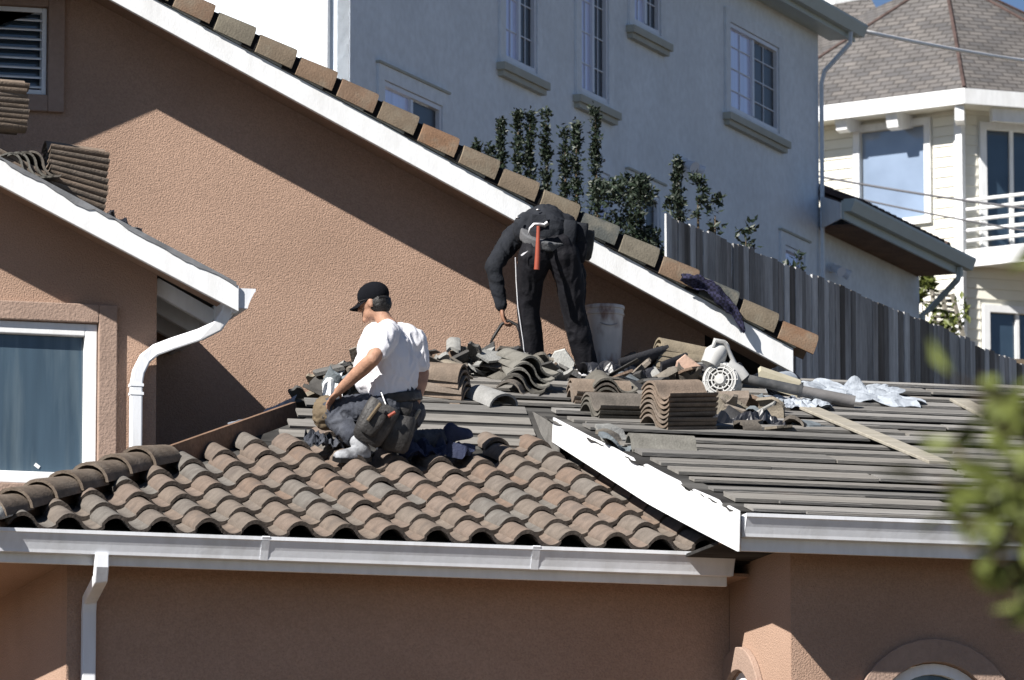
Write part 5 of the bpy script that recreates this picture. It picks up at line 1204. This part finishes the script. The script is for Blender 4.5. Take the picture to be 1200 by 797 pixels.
# ------------------------------------------------------------------ plants
def leaves(pts, size, rs, nrm_up=.4, asp=.45):
    rr = random.Random(rs); mb = MB()
    for p in pts:
        d = V((rr.gauss(0, 1), rr.gauss(0, 1), rr.gauss(nrm_up, .8))).normalized(); s_ = d.cross(V((rr.gauss(0, 1), rr.gauss(0, 1), rr.gauss(0, 1)))).normalized(); n_ = d.cross(s_)
        L_ = size * rr.uniform(.6, 1.3); w_ = L_ * asp
        mb.add([p, p + d * L_ * .45 + s_ * w_ / 2 + n_ * L_ * .08, p + d * L_, p + d * L_ * .45 - s_ * w_ / 2 + n_ * L_ * .08], [(0, 1, 2), (0, 2, 3)])
    return mb
def raw(mb, name):
    me = bpy.data.meshes.new(name); me.from_pydata([tuple(p) for p in mb.v], [], mb.f); me.update(); return me
def column_shrub(px, py, dd, h, w_, label, rs, lean=0., n=3600):
    top = pt(px, py - 3, dd); rr = random.Random(rs); base = V((top.x + lean, top.y, top.z - h))
    t_ = thing('column_shrub', label, 'shrub', base, 'narrow shrubs beyond the rake')
    part('stem', MB().tube([base, base.lerp(top, .5) + V((.02, 0, 0)), top - UPZ * .05], [.03, .02, .006], 6), 'bark', t_)
    P_ = []; nl_ = int(h / .085)
    for k_ in range(nl_):          # whorls of short side shoots make the outline lumpy
        f_ = (k_ + rr.random()) / nl_
        for _ in range(4):
            a = rr.uniform(0, 6.28); r = .5 * w_ * (.3 + .7 * min(1, (1 - f_) * 1.6)) * rr.uniform(.45, 1.1)
            c = base.lerp(top, f_); tip = c + V((cos(a) * r, sin(a) * r, r * .9 + .05))
            for q_ in range(max(4, n // (nl_ * 4))):
                P_.append(c.lerp(tip, rr.random() ** .7) + V((rr.gauss(0, .018), rr.gauss(0, .018), rr.gauss(0, .03))))
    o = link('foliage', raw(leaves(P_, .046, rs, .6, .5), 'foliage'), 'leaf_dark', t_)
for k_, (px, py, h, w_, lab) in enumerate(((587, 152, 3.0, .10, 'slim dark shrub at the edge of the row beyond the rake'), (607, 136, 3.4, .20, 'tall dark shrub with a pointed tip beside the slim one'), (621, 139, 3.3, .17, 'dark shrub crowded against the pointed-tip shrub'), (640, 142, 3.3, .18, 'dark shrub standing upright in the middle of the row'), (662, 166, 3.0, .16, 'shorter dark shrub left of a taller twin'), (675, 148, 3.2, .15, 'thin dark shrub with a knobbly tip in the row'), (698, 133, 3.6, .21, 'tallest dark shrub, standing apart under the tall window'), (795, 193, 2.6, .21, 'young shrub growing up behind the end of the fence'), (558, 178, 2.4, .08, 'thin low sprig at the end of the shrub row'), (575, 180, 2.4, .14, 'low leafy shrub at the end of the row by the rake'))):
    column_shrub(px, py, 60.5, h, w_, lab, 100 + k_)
def bush(c, rx, ry, rz, label, name, m, rs, n=1500, size=.09, group=None):
    rr = random.Random(rs); t_ = thing(name, label, 'bush', c - UPZ * rz, group)
    P_ = []
    cl = [V((rr.uniform(-1, 1) * rx * .7, rr.uniform(-1, 1) * ry * .7, rr.uniform(-.8, .9) * rz)) for _ in range(16)]
    for c_ in cl:
        R_ = rr.uniform(.25, .45) * min(rx, rz)
        for _ in range(n // 16):
            d = V((rr.gauss(0, 1), rr.gauss(0, 1), rr.gauss(0, 1))).normalized(); P_.append(c + c_ + d * R_ * rr.uniform(.5, 1.05))
    part('stem', MB().tube([c - UPZ * rz * 1.6, c], [rx * .12, rx * .05], 6), 'bark', t_)
    link('foliage', raw(leaves(P_, size, rs, .3, .5), 'foliage'), m, t_)
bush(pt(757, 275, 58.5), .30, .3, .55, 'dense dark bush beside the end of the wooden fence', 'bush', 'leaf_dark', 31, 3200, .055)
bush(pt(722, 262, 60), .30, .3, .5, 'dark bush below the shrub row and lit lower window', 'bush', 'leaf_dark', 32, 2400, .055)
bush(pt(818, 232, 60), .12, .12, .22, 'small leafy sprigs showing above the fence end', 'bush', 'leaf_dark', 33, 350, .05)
for k_, (px, py, lab) in enumerate(((838, 240, 'single leafy twig poking over the fence'), (874, 268, 'low twiggy plant poking over the fence top'), (930, 308, 'tiny sprig over the fence below the small window'))):
    p = pt(px, py, 60); bush(p - UPZ * .1, .09, .09, .22, lab, 'sprig', 'leaf_dark', 40 + k_, 90, .075)
bush(pt(1081, 345, 88), .14, .2, .75, 'bright green bush between the grey extension and the cream house', 'bush', 'leaf', 51, 900, .11)
bush(pt(1104, 382, 88), .38, .2, .35, 'sparse yellow-green bush under the trellis', 'bush', 'leaf', 52, 350, .11)
tr = thing('trellis', 'leaning tan wooden trellis frame beside the cream house', 'trellis', pt(1105, 410, 89))
for k_ in range(9):
    part('slat', MB().bar(pt(1092 + k_ * .8, 345 + k_ * 6.5, 89), pt(1117 + k_ * 1.6, 347 + k_ * 6.5, 89.2), .05, .035), 'wood', tr)
for a, b in (((1092, 338), (1099, 410)), ((1116, 344), (1133, 410)), ((1104, 341), (1115, 410))): part('upright', MB().bar(pt(*a, 89.05), pt(*b, 89.05), .05, .05, V((0, 1, 0))), 'wood', tr)
# ------------------------------------------------------------------ out-of-focus sapling close to the lens
DT = 7.5
def tp_(px, py, dd=0.): return pt(px, py, DT + dd)
rr = random.Random(77)
tb0 = tp_(1330, 900); gnd = gz(tb0.x, tb0.y)
tree = thing('sapling', 'blurred green sapling branch reaching in close to the viewer', 'tree', (tb0.x, tb0.y, gnd))
trunk = MB().tube([V((tb0.x, tb0.y, gnd)), tb0, tp_(1300, 640), tp_(1290, 420)], [.03, .02, .015, .006], 8)
part('trunk', trunk, 'bark', tree, smooth=True)
LP = []
for a, b, n_ in (((1300, 620), (1120, 590), 26), ((1300, 670), (1120, 610), 22), ((1300, 520), (1135, 470), 20), ((1300, 660), (1095, 560), 16), ((1300, 690), (1110, 520), 20), ((1298, 640), (1150, 440), 12), ((1292, 540), (1110, 440), 8), ((1300, 720), (1130, 640), 26), ((1305, 760), (1190, 700), 14), ((1300, 600), (1160, 560), 44), ((1300, 560), (1165, 500), 36), ((1310, 640), (1180, 610), 40), ((1310, 500), (1240, 300), 30), ((1320, 700), (1420, 500), 60), ((1320, 780), (1450, 700), 60)):
    A_, B_ = tp_(*a), tp_(*b, rr.uniform(-.12, .12)); part('branch', MB().tube([A_, A_.lerp(B_, .5) + UPZ * .008, B_], [.006, .004, .002], 6), 'bark', tree)
    for _ in range(n_): LP.append(A_.lerp(B_, .35 + .65 * rr.random()) + V((rr.gauss(0, .006), rr.gauss(0, .02), rr.gauss(0, .010))))
link('crown', raw(leaves(LP, .052, 9, .1, .42), 'crown'), 'leaf', tree)
